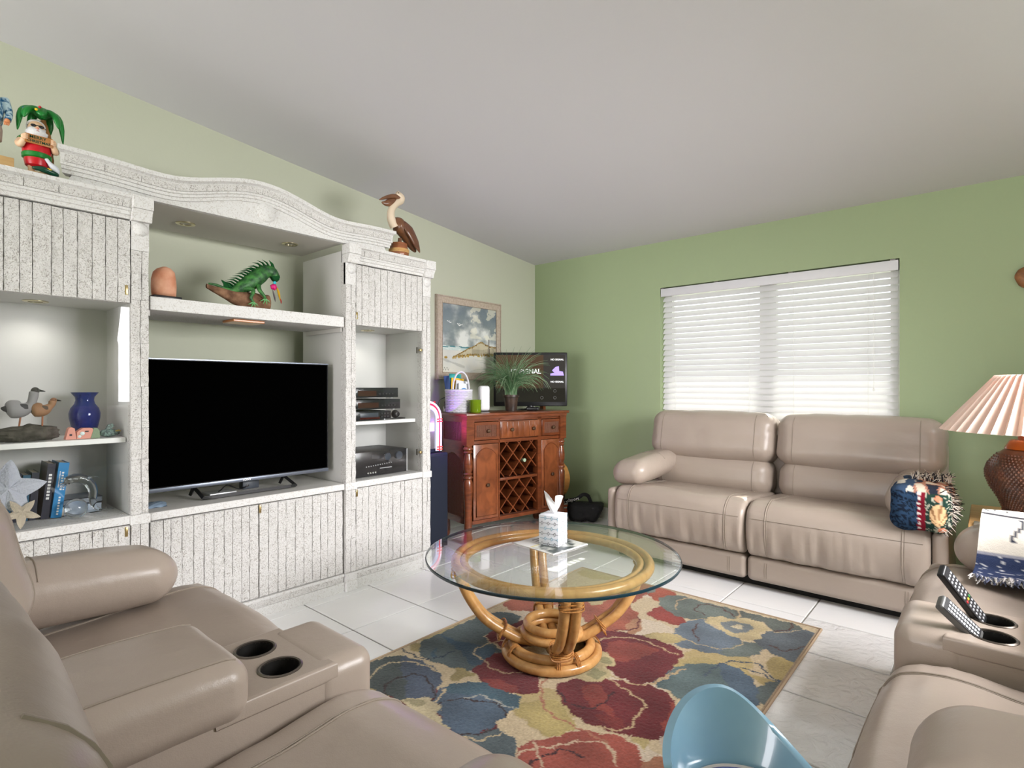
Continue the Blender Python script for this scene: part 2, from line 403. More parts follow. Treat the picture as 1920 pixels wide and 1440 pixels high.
def strip(name, parent, y0, y1, z0, z1, x, m=m_stone, th=.009, rough=.003, step=.022):
    """one rough-faced strip of stone veneer facing into the room"""
    nz = max(2, int((z1-z0)/step)); ny = 3; mb = MB(); off = rs.uniform(-.0018, .0018)
    fr = []
    for j in range(nz + 1):
        z = z0 + (z1-z0)*j/nz; jl = rs.uniform(0, rough*.8); jr = rs.uniform(0, rough*.8)
        row = []
        for i in range(ny + 1):
            y = (y0 + .0002 + jl) + ((y1 - .0002 - jr) - (y0 + .0002 + jl)) * i/ny
            e = -.0005 if i in (0, ny) else 0
            row.append((x + off + e + rs.uniform(-rough, rough)*.8, y, z))
        fr.append(row)
    V = [p for r in fr for p in r]; W_ = ny + 1
    F = [(j*W_+i, j*W_+i+1, (j+1)*W_+i+1, (j+1)*W_+i) for j in range(nz) for i in range(ny)]
    k = len(V); V += [(x-th, y0+.0006, z0), (x-th, y1-.0006, z0), (x-th, y1-.0006, z1), (x-th, y0+.0006, z1)]
    top = [nz*W_+i for i in range(W_)]; bt = list(range(W_)); le = [j*W_ for j in range(nz+1)]; ri = [j*W_+ny for j in range(nz+1)]
    F += [tuple(bt[::-1] + [k, k+1]), tuple(top + [k+2, k+3]), tuple(le + [k+3, k]), tuple(ri[::-1] + [k+1, k+2])]
    mb.add(V, F); return kid(mb, name, m, parent, True, 35)
def stone_door(parent, y0, y1, z0, z1, n, x=XF, hinge=None, label=None):
    d = kid(MB().box(x-.028, x-.008, y0, y1, z0, z1), 'door', m_stone, parent, False, label=label)
    e = [y0 + (y1-y0)*(i + (rs.uniform(-.18, .18) if 0 < i < n else 0))/n for i in range(n+1)]
    for i in range(n): strip('stone_strip', d, e[i], e[i+1], z0 + rs.uniform(0, .002), z1 - rs.uniform(0, .002), x)
    if hinge: kid(MB().box(x-.004, x+.005, hinge[0], hinge[0]+.011, hinge[1], hinge[1]+.042, bev=.002), 'hinge', m_brass, d)
    return d
def pilaster(parent, y0, y1, zb=.0, zt=1.93):
    p = kid(MB().box(XF-.05, XF-.004, y0, y1, .02, zt), 'pilaster', m_stone, parent, False)
    ym = y0 + (y1-y0)*.55
    z = .11
    while z < zt - .14:
        h = rs.uniform(.10, .2); z2 = min(z+h, zt-.13)
        if abs(z-.56) < .12 and z < .56: z2 = min(z2, .59)
        s_ = rs.uniform(-.004, .004)
        strip('stone_block', p, y0, ym+s_, z, z2-.001, XF+.004, step=.03); strip('stone_block', p, ym+s_, y1, z+rs.uniform(0, .002), z2-.001, XF+.004, step=.03)
        z = z2
    kid(MB().box(XF-.02, XF+.004, y0, y1, zt-.13, zt), 'cap_block', m_stone_s, p, False)
    kid(MB().box(XF-.02, XF+.013, y0-.004, y1+.004, .592, .634, bev=.003), 'band', m_stone_s, p, False)
    kid(MB().box(XF-.02, XF+.018, y0-.004, y1+.004, .0, .06, bev=.003).box(XF-.02, XF+.012, y0-.002, y1+.002, .06, .105), 'foot', m_stone_s, p, False)
    kid(MB().ball((XF+.004, (y0+y1)/2, zt-.035), (.020, .031, .031), 20, 10), 'rosette', m_stone_s, p)
    return p
def cornice_profile():        # (outward, z) from underneath to top
    return [(.0, 1.930), (.012, 1.930), (.012, 1.945), (.020, 1.947), (.020, 1.962), (.028, 1.964), (.030, 1.972), (.026, 1.974), (.030, 2.008), (.034, 2.012), (.046, 2.016), (.046, 2.032), (0, 2.032)]
def cornice(parent, y0, y1, posts):
    c = kid(MB().prism([(XF - .03 + a, z) if a == 0 else (XF + a, z) for a, z in cornice_profile()], y0, y1, 'y'), 'cornice', m_stone_s, parent, False)
    n = int((y1-y0)/.1)
    for i in range(n):
        a = y0 + (y1-y0)*i/n; b = y0 + (y1-y0)*(i+1)/n
        strip('frieze_stone', c, a, b, 1.975, 2.007, XF+.033, step=.012)
    for a, b in posts:
        kid(MB().box(XF-.03, XF+.054, a-.006, b+.006, 1.975, 2.032, bev=.003), 'corner_block', m_stone_s, c, False)
        kid(MB().prism([(XF-.03, 1.925), (XF+.03, 1.925), (XF+.034, 1.935), (XF+.034, 1.945), (XF+.048, 1.974), (XF-.03, 1.974)], a-.004, b+.004, 'y'), 'corner_block', m_stone_s, c, False)
    return c
def puck_light(parent, x, y, z, lit=True):
    k = kid(MB().lathe([(.026, 0), (.026, -.004), (.040, -.006), (.045, -.003), (.045, 0)], 24, (x, y, z)), 'downlight', mat('brass_trim', (.62, .55, .38), .25, 1.), parent)
    kid(MB().lathe([(.0, -.001), (.026, -.001)], 20, (x, y, z), cap=False), 'lens', mat('downlight_lens', (.35, .33, .28), .3), k)
def tower(name, label, y0, y1, door_hinge_side, shelf_zs, glass_knobs=None, lights=(), n_up=11):
    t = thing(name, label, 'cabinet', (XF-.25, (y0+y1)/2, 0))
    pw = .067; a, b = y0+pw, y1-pw
    bd = MB(); wl = .018
    for s in (y0+.002, y1-.002-wl): bd.box(XBK, XF-.05, s, s+wl, .02, 2.0)
    for s in (a-.002-.02, b+.002): bd.box(XBK, XF-.05, s, s+.02, .6, 1.57)
    bd.box(XBK, XBK+.012, y0+.01, y1-.01, .02, 2.0)
    bd.box(XBK+.08, XBK+.09, a-.02, b+.02, .6, 1.58)            # back panel of the display
    bd.box(XBK, XF-.05, y0+.01, y1-.01, 1.985, 2.0).box(XBK, XF-.03, y0+.02, y1-.02, 1.568, 1.585)
    kid(bd, 'carcass', m_lac_d, t, False)
    kid(MB().box(XBK, XF+.004, a+.001, b-.001, .598, .634, bev=.002), 'deck', m_stone_s, t, False)
    for z in shelf_zs: kid(MB().box(XBK+.09, XF-.07, a+.002, b-.002, z-.022, z, bev=.002), 'shelf', m_white, t, False)
    pilaster(t, y0, y0+pw); pilaster(t, y1-pw, y1)
    cornice(t, y0, y1, ((y0, y0+pw), (y1-pw, y1)))
    stone_door(t, a+.003, b-.003, 1.566, 1.925, n_up, hinge=door_hinge_side[0])
    stone_door(t, a+.003, b-.003, .108, .592, n_up, hinge=door_hinge_side[1])
    pl = MB().box(XF-.03, XF+.006, a, b, 0, .062).box(XF-.03, XF+.0, a, b, .062, .092).box(XF-.03, XF+.008, a, b, .092, .104)
    p = kid(pl, 'plinth', m_stone_s, t, False)
    for i in range(5): strip('plinth_stone', p, a+(b-a)*i/5, a+(b-a)*(i+1)/5, .066, .09, XF+.003, step=.012)
    gd = kid(MB().box(XF-.012, XF-.007, a+.004, b-.004, .642, 1.56), 'glass_door', glass('cabinet_glass', (.985, .99, .988), ior=1.4), t, False)
    for (y, z) in (glass_knobs or ()):
        kid(MB().lathe([(.0, .014), (.009, .012), (.010, .004), (.005, .0), (.005, -.006)], 14, M=place((XF-.004, y, z), 0, 0, PI/2)), 'catch', m_brass, gd)
        kid(MB().box(XF-.03, XF-.013, y-.012, y-.004, z-.02, z+.02), 'catch_plate', mat('dark_metal_bracket', (.18, .17, .15), .5, .6), gd, False)
    for x, y in lights:
        puck_light(t, x, y, 1.568)
        d = bpy.data.lights.new('display_fill_spot', 'SPOT'); d.energy = 2.5; d.spot_size = rad(150); d.spot_blend = .8; d.shadow_soft_size = .02; d.color = (1, .96, .9)  # spot added below the unlit puck to brighten the display inside
        o = bpy.data.objects.new('display_fill_spot', d); COL.objects.link(o); o.location = (x, y, 1.555)
    return t
tl = tower('display_tower', 'white stone veneer tower cabinet with nautical trinkets behind its glass door', .15, .79,
    ((.700, 1.60), (.700, .545)), (.973,), lights=((-3.10, .44),))
rt = tower('display_tower', 'white stone veneer tower cabinet holding stacked black audio components', 1.786, 2.43,
    ((1.856, 1.60), (1.856, .545)), (.985,), ((2.345, 1.44), (2.345, .765)), ((-3.08, 2.10),))
# media console between the towers
mc = thing('media_console', 'low white stone veneer console with two doors under the large television', 'cabinet', (XF-.25, 1.288, 0))
ca, cb = .796, 1.780; XC = XF - .012
kid(MB().box(XBK, XC-.03, ca, cb, .02, .595), 'carcass', m_lac, mc, False)
kid(MB().box(XBK, XC+.012, ca, cb, .596, .632, bev=.004), 'top', mat('greige_lacquer_top', lin(208, 206, 202), .3), mc, False)
kid(MB().box(XC+.0121, XC+.0135, ca+.004, cb-.004, .598, .63), 'top_edge', m_stone_s, mc, False)
stone_door(mc, ca+.004, 1.286, .108, .588, 11, XC)
stone_door(mc, 1.290, cb-.004, .108, .588, 10, XC, hinge=(1.287, .545))
p = kid(MB().box(XC-.03, XC+.008, ca, cb, 0, .055).box(XC-.03, XC, ca, cb, .055, .09).box(XC-.03, XC+.01, ca, cb, .09, .104), 'plinth', m_stone_s, mc, False)
for i in range(9): strip('plinth_stone', p, ca+(cb-ca)*i/9, ca+(cb-ca)*(i+1)/9, .059, .088, XC+.004, step=.012)
# arched bridge with its shelf
br = thing('arched_bridge', 'arched white stone veneer crown piece spanning both towers', 'cabinet', (XF-.25, 1.288, 2.03))
YC = 1.288
def arch(y, base, rise, dip):
    u = abs(y-YC)/.82
    return base + rise * max(0, math.cos(min(u/.52, 1)*PI)*.5+.5) - dip*math.exp(-((u-.55)/.18)**2)
NA = 48; ys = [YC - .80 + 1.60*i/NA for i in range(NA+1)]
board = [(y, 2.036) for y in (.50, 2.076)] + [(y, arch(y, 2.075, .075, .012)) for y in ys[::-1] if .50 <= y <= 2.076]
kid(MB().prism(board, XF-.03, XF, 'x'), 'fascia', m_stone_s, br, False)
cprof = [(0, -.012), (.010, -.012), (.010, .002), (.018, .004), (.018, .016), (.026, .018), (.028, .026), (.024, .028), (.030, .062), (.036, .066), (.050, .070), (.050, .088), (-.03, .088), (-.03, -.012)]
cm = MB(); V = []; n_p = len(cprof)
for i, y in enumerate(ys):
    fl = .03 * (y - YC) / .8 * 0
    zb = arch(y, 2.078, .075, .012)
    for a, z in cprof: V.append((XF + a, y + (y-YC)/.8*a*.5, zb + z))
F = [(i*n_p+k, i*n_p+(k+1) % n_p, (i+1)*n_p+(k+1) % n_p, (i+1)*n_p+k) for i in range(NA) for k in range(n_p)]
F += [tuple(range(n_p)), tuple(NA*n_p + k for k in range(n_p))[::-1]]
ac = kid(cm.add(V, F), 'arched_cornice', m_stone_s, br, True, 25)
# frieze stones following the arch
for i in range(0, NA, 4):
    y0_, y1_ = ys[i]+.001, ys[min(i+4, NA)]-.001; mb = MB(); V = []
    for k in range(5):
        y = y0_ + (y1_-y0_)*k/4; zb = arch(y, 2.078, .075, .012)
        for dz in (.030, .045, .060): V.append((XF+.029+rs.uniform(0, .003), y, zb+dz))
    F = [(k*3+q, (k+1)*3+q, (k+1)*3+q+1, k*3+q+1) for k in range(4) for q in range(2)]
    kb = len(V); V += [(XF+.02, p_[1], p_[2]) for p_ in V[:kb]]
    ring = [0, 3, 6, 9, 12, 13, 14, 11, 8, 5, 2, 1]
    F += [(ring[q], ring[(q+1) % 12], kb+ring[(q+1) % 12], kb+ring[q]) for q in range(12)]
    kid(mb.add(V, F), 'frieze_stone', m_stone, ac, True, 35)
kid(MB().ball((XF, YC+.03, 2.106), (.020, .052, .052), 28, 12), 'rosette', m_stone_s, br)
sf = kid(MB().box(XBK, XF-.001, .797, 1.779, 2.0365, 2.05), 'soffit', mat('soffit_lacquer', lin(196, 192, 184), .5), br, False)
puck_light(br, -3.115, 1.03, 2.0365); puck_light(br, -3.10, 1.58, 2.0365)
bs = thing('wall_shelf', 'thick white stone veneer shelf between the towers above the large television', 'shelf', (XF-.25, YC, 1.546))
kid(MB().box(XBK+.05, XF-.004, .797, 1.779, 1.546, 1.606, bev=.003), 'board', m_stone_s, bs, False)
kid(MB().box(XBK+.06, XF-.03, .797, .803, 1.52, 1.5455).box(XBK+.06, XF-.03, 1.773, 1.779, 1.52, 1.5455), 'shelf_cleat', m_lac, bs, False)
kid(MB().box(XF-.2, XF-.06, 1.18, 1.34, 1.532, 1.5455, bev=.003), 'cable_cover', wood('orange_wood', (.42, .15, .04), (.5, .2, .06)), bs, False, label='orange wooden panel under the shelf')
# ================================================================== leather reclining sofas
def leather():
    m = mat('taupe_leather', lin(168, 154, 142), .36, spec=.5); nt = m.node_tree; n = nt.nodes; L = nt.links; b = n['Principled BSDF']
    tc = n.new('ShaderNodeTexCoord')
    v = n.new('ShaderNodeTexVoronoi'); v.inputs['Scale'].default_value = 420; L.new(tc.outputs['Object'], v.inputs['Vector'])
    s = n.new('ShaderNodeTexNoise'); s.inputs['Scale'].default_value = 14; s.inputs['Detail'].default_value = 5; L.new(tc.outputs['Object'], s.inputs['Vector'])
    b1 = n.new('ShaderNodeBump'); b1.inputs['Strength'].default_value = .12; b1.inputs['Distance'].default_value = .001; L.new(v.outputs['Distance'], b1.inputs['Height'])
    b2 = n.new('ShaderNodeBump'); b2.inputs['Strength'].default_value = .35; b2.inputs['Distance'].default_value = .006; L.new(s.outputs['Fac'], b2.inputs['Height'])
    L.new(b1.outputs['Normal'], b2.inputs['Normal']); L.new(b2.outputs['Normal'], b.inputs['Normal'])
    r = n.new('ShaderNodeMapRange'); r.inputs['To Min'].default_value = .24; r.inputs['To Max'].default_value = .40; L.new(s.outputs['Fac'], r.inputs['Value']); L.new(r.outputs[0], b.inputs['Roughness'])
    return m
m_lea = leather(); m_stitch = mat('taupe_thread', lin(150, 138, 125), .6)
m_under = mat('black_underside', (.02, .02, .02), .8)
m_cup = mat('black_cup', (.012, .011, .010), .35); m_cupr = mat('dark_bronze_ring', (.14, .12, .10), .3, .8)
def wn(x, y, z): return noise.noise(Vector((x, y, z)))
class Seat:
    """seat pad that rolls over its front edge and runs down to the footrest"""
    PATH = catmull([(0, .66, .478), (0, .46, .487), (0, .26, .504), (0, .12, .512), (0, .045, .493), (0, .008, .447), (0, -.004, .38), (0, .0, .29), (0, .022, .215), (0, .07, .19)], 5)
    def __init__(s, x0, x1, seed): s.x0, s.x1, s.seed = x0, x1, seed
    def p(s, u, v):
        n = len(s.PATH) - 1; f = v*n; i = min(int(f), n-1); a = s.PATH[i].lerp(s.PATH[i+1], f-i)
        t = (s.PATH[min(i+2, n)] - s.PATH[max(i-1, 0)]).normalized(); nr = Vector((0, t.z, -t.y))   # outward normal
        nr = -nr if nr.y > 0 and v > .5 else nr
        if v <= .5 and nr.z < 0: nr = -nr
        w_ = s.x1 - s.x0; e = min(u, 1-u)*w_; r = .035; inset = 0
        if e < r: inset = r - math.sqrt(max(0, r*r - (r-e)**2))
        x = s.x0 + u*w_
        puff = .012*(1-(2*u-1)**2)*math.sin(PI*min(1, v*1.1))
        z = a.z
        g = 0
        if v > .55:            # gathered leather on the front
            k = min(1, (v-.55)/.25)*min(1, (1-v)/.14); g = k*(.011*wn(x*24+s.seed, z*2.5, 1) + .006*wn(x*55, z*5, s.seed))
        else:
            g = .006*wn(x*4+s.seed, a.y*9, 2) + .004*wn(x*6, a.y*34+s.seed, 5)*max(0, 1-a.y*2.2)
        q = a + nr*(puff + g - inset); q.x = x; return q
    def build(s, parent):
        nu = int((s.x1-s.x0)/.016); us = [0, .004, .012, .022] ; us = us + [.03 + .94*i/nu for i in range(nu+1)] + [1-k for k in us[::-1]]
        nv = 56; mb = MB()
        vs = [s.p(u, j/nv) for u in us for j in range(nv+1)]; W_ = nv+1
        fs = [(i*W_+j, (i+1)*W_+j, (i+1)*W_+j+1, i*W_+j+1) for i in range(len(us)-1) for j in range(nv)]
        fs += [tuple(range(W_)), tuple((len(us)-1)*W_+j for j in range(W_))[::-1]]
        o = kid(mb.add(vs, fs), 'seat_cushion', m_lea, parent, True, 60, local=True)
        def seam(pts, r=.0022): kid(MB().tube(pts, r, 5), 'seam', m_stitch, o, local=True)
        for uu in (.13, .87):
            seam([s.p(uu, v/40)+Vector((0, -.0012, .0012)) for v in range(2, 39)])
            seam([s.p(uu+.012, v/40)+Vector((0, -.0005, .0005)) for v in range(2, 39)], .0016)
        seam([s.p(u/30, .60)+Vector((0, -.001, 0)) for u in range(1, 30)]); return o
def cushion(parent, name, c, d, r, puff=(0, 0, 0), seed=0, wr=.004, M=None, n=5, core=14, seams=None, fn2=None):
    h = Vector(d)/2
    def fn(p):
        q = Vector((p.x/h.x, p.y/h.y, p.z/h.z)); o = p.copy()
        o.x += q.x*puff[0]*(1-q.y**2)*(1-q.z**2); o.y += q.y*puff[1]*(1-q.x**2)*(1-q.z**2); o.z += q.z*puff[2]*(1-q.x**2)*(1-q.y**2)
        e = max(abs(q.x), abs(q.z))
        o += p.normalized()*(wr*wn(p.x*7+seed, p.y*7, p.z*7) + wr*.6*e*wn(p.x*24+seed, p.y*14, p.z*24))
        return fn2(o, q) if fn2 else o
    mb = MB(); mb.rbox(c, d, r, n, M, fn, core); o = kid(mb, name, m_lea, parent, True, 70, local=True)
    if seams:
        from mathutils.bvhtree import BVHTree
        bv = BVHTree.FromPolygons([v.co for v in o.data.vertices], [list(q.vertices) for q in o.data.polygons])
        for mode, pts in seams:          # 'y': stitched down the front, 'z': stitched across the top
            out = []
            for p in pts:
                p = Vector(p); d_ = Vector((0, 1, 0)) if mode == 'y' else Vector((0, 0, -1))
                p = p - d_ * 1.0
                if M: p = M @ p; d_ = M.to_3x3() @ d_
                h_ = bv.ray_cast(p, d_)
                if h_[0]: out.append(h_[0] - d_*.0006)
            if len(out) > 2: kid(MB().tube(out, .0024, 5), 'seam', m_stitch, o, local=True)
    return o
def make_sofa(name, label, loc, rz, seat_w, console=0., seed=1, shift=(0, 0), arm_front=.05):
    t = thing(name, label, 'sofa', loc, rz); aw = .065; W_ = 2*seat_w + console; x0 = -W_/2; D = .92
    kid(MB().box(-W_/2-.02, W_/2+.02, .12, D-.06, .0, .12), 'base', m_under, t, False, local=True)
    kid(MB().rbox((0, D-.08+max(shift)*.9, .48), (W_+.06, .13, .80), .05, 4, core=6), 'back_panel', m_lea, t, local=True)
    for k, sx in enumerate((-1, 1)):
        xc = sx*(W_/2 + aw/2)
        a = kid(MB().rbox((xc, .44, .265), (aw, .84, .44), .028, 4, core=6), 'arm_panel', m_lea, t, local=True)
        def bend(o, q): o.z += .02*q.y - .012*q.x*sx*1.0; return o
        ay = arm_front + .32; pc = (sx*(W_/2 + aw - .135), ay, .612)
        cushion(t, 'arm_cushion', pc, (.265, .64, .165), .08, (.004, .01, .016), seed+k*3, .004, n=6, core=12, fn2=bend,
            seams=[('z', [(pc[0]+dx, ay+.03, pc[2]) for dx in [i*.0125-.125 for i in range(21)]])])
    for k in range(2):
        a = x0 + k*(seat_w+console); b = a + seat_w
        s = Seat(a+.003, b-.003, seed*7+k*5); s.build(t)
        fp = kid(MB().rbox(((a+b)/2, .10, .118), (seat_w-.008, .13, .145), .03, 4, core=8), 'footrest_panel', m_lea, t, local=True)
        for fx in (.12, .88):
            x = a + seat_w*fx
            for dx in (0, .012): kid(MB().tube([(x+dx, .036, .075), (x+dx, .0335, .12), (x+dx, .036, .165)], .002, 5), 'seam', m_stitch, fp, local=True)
        # back: lumbar roll below, head cushion above
        bw = seat_w + (aw*.5) - .004; bc = (a+b)/2 + (-aw*.25 if k == 0 else aw*.25)
        ln = rad(-9)
        M1 = Matrix.Translation((bc, .70 + shift[k], .565)) @ Matrix.Rotation(ln, 4, 'X')
        cushion(t, 'lumbar_cushion', (0, 0, 0), (bw-.04, .27, .27), .10, (0, .02, .01), seed+11*k, .004, M1, 6, 14,
            seams=[('y', [(fx*bw, 0, z) for z in [-.12+.02*i for i in range(13)]]) for fx in (-.36, .36)])
        M2 = Matrix.Translation((bc, .735 + shift[k], .835)) @ Matrix.Rotation(ln*1.1, 4, 'X')
        def sag(o, q): o.z += -.014*(1-q.x**2)*max(0, -q.z) + .006*q.z*(1-q.x**2); o.y += -.018*max(0, -q.z)*(1-q.y)*.5; return o
        cushion(t, 'head_cushion', (0, 0, 0), (bw, .29, .335), .095, (0, .022, .008), seed+17*k+4, .006, M2, 6, 16, fn2=sag,
            seams=[('y', [(fx*bw, 0, z) for z in [-.155+.02*i for i in range(16)]]) for fx in (-.37, .37)])
    if console:
        a, b = -console/2+.004, console/2-.004; zt = .575
        cb = kid(MB().box(a, b, .05, .66, .10, .47).box(a+.004, a+.016, .11, .66, .471, zt-.022).box(b-.016, b-.004, .11, .66, .471, zt-.022), 'console_body', m_lea, t, False, local=True)
        kid(MB().rbox((0, .092, .34), (b-a, .16, .474), .042, 5, core=4), 'console_nose', m_lea, t, True, 70, local=True)
        # deck plate with two real cup openings
        c = bpy.data.curves.new('deck', 'CURVE'); c.dimensions = '2D'; c.fill_mode = 'BOTH'; c.extrude = .012; c.bevel_depth = .008; c.bevel_resolution = 3
        def spl(pts):
            s = c.splines.new('POLY'); s.points.add(len(pts)-1); s.use_cyclic_u = True
            for q, p in zip(s.points, pts): q.co = (p[0], p[1], 0, 1)
        i_ = .008; spl([(a+i_, .125), (b-i_, .125), (b-i_, .37), (a+i_, .37)])
        cups = [(-.0625, .215), (.0625, .215)]
        for cx, cy in cups: spl([(cx + .049*math.cos(q*PI/16), cy + .049*math.sin(q*PI/16)) for q in range(32)])
        oo = bpy.data.objects.new('deck', c); COL.objects.link(oo); me = bpy.data.meshes.new_from_object(oo.evaluated_get(bpy.context.evaluated_depsgraph_get()))
        bpy.data.objects.remove(oo, do_unlink=True)
        me.transform(Matrix.Translation((0, 0, zt-.02)))
        for vv in me.vertices:
            pass
        me.materials.clear(); me.materials.append(m_lea); me.polygons.foreach_set('use_smooth', [True]*len(me.polygons)); me.set_sharp_from_angle(angle=rad(50))
        link('console_deck', me, t, local=True)
        # body under the openings is hollowed by the cups
        for cx, cy in cups:
            k = kid(MB().lathe([(.0, -.075), (.036, -.075), (.0405, .0), (.041, .0005)], 28, (cx, cy, zt-.002), cap=False), 'cup_holder', m_cup, t, local=True)
            kid(MB().lathe([(.0405, -.004), (.0405, .002), (.044, .0035), (.0475, .001), (.0475, -.004)], 32, (cx, cy, zt), cap=False), 'ring', m_cupr, k, local=True)
        def lidb(o, q): o.z += .006*(1-q.y**2); return o
        cushion(t, 'console_lid', (0, .50, .596), (console+.024, .38, .125), .045, (0, 0, .006), seed+31, .002, None, 6, 12, fn2=lidb,
            seams=[('z', [(sx*(console/2-.022), y, .6) for y in [.335+.02*i for i in range(18)]]) for sx in (-1, 1)])
    return t
SEAT = .735
sofa_a = make_sofa('recliner_sofa', 'taupe leather reclining sofa with two seats standing under the window', (-1.098, 3.36, 0), 0, .885, 0, 1)
sofa_b = make_sofa('recliner_sofa', 'taupe leather reclining loveseat with two remotes in its console', (-.205, 1.885, 0), rad(-90), SEAT, .285, 2, arm_front=.115)
sofa_c = make_sofa('recliner_sofa', 'taupe leather reclining loveseat with empty console cup holders beside the television unit', (-1.255, .80, 0), rad(180), SEAT, .285, 3, (.10, .03), .17)
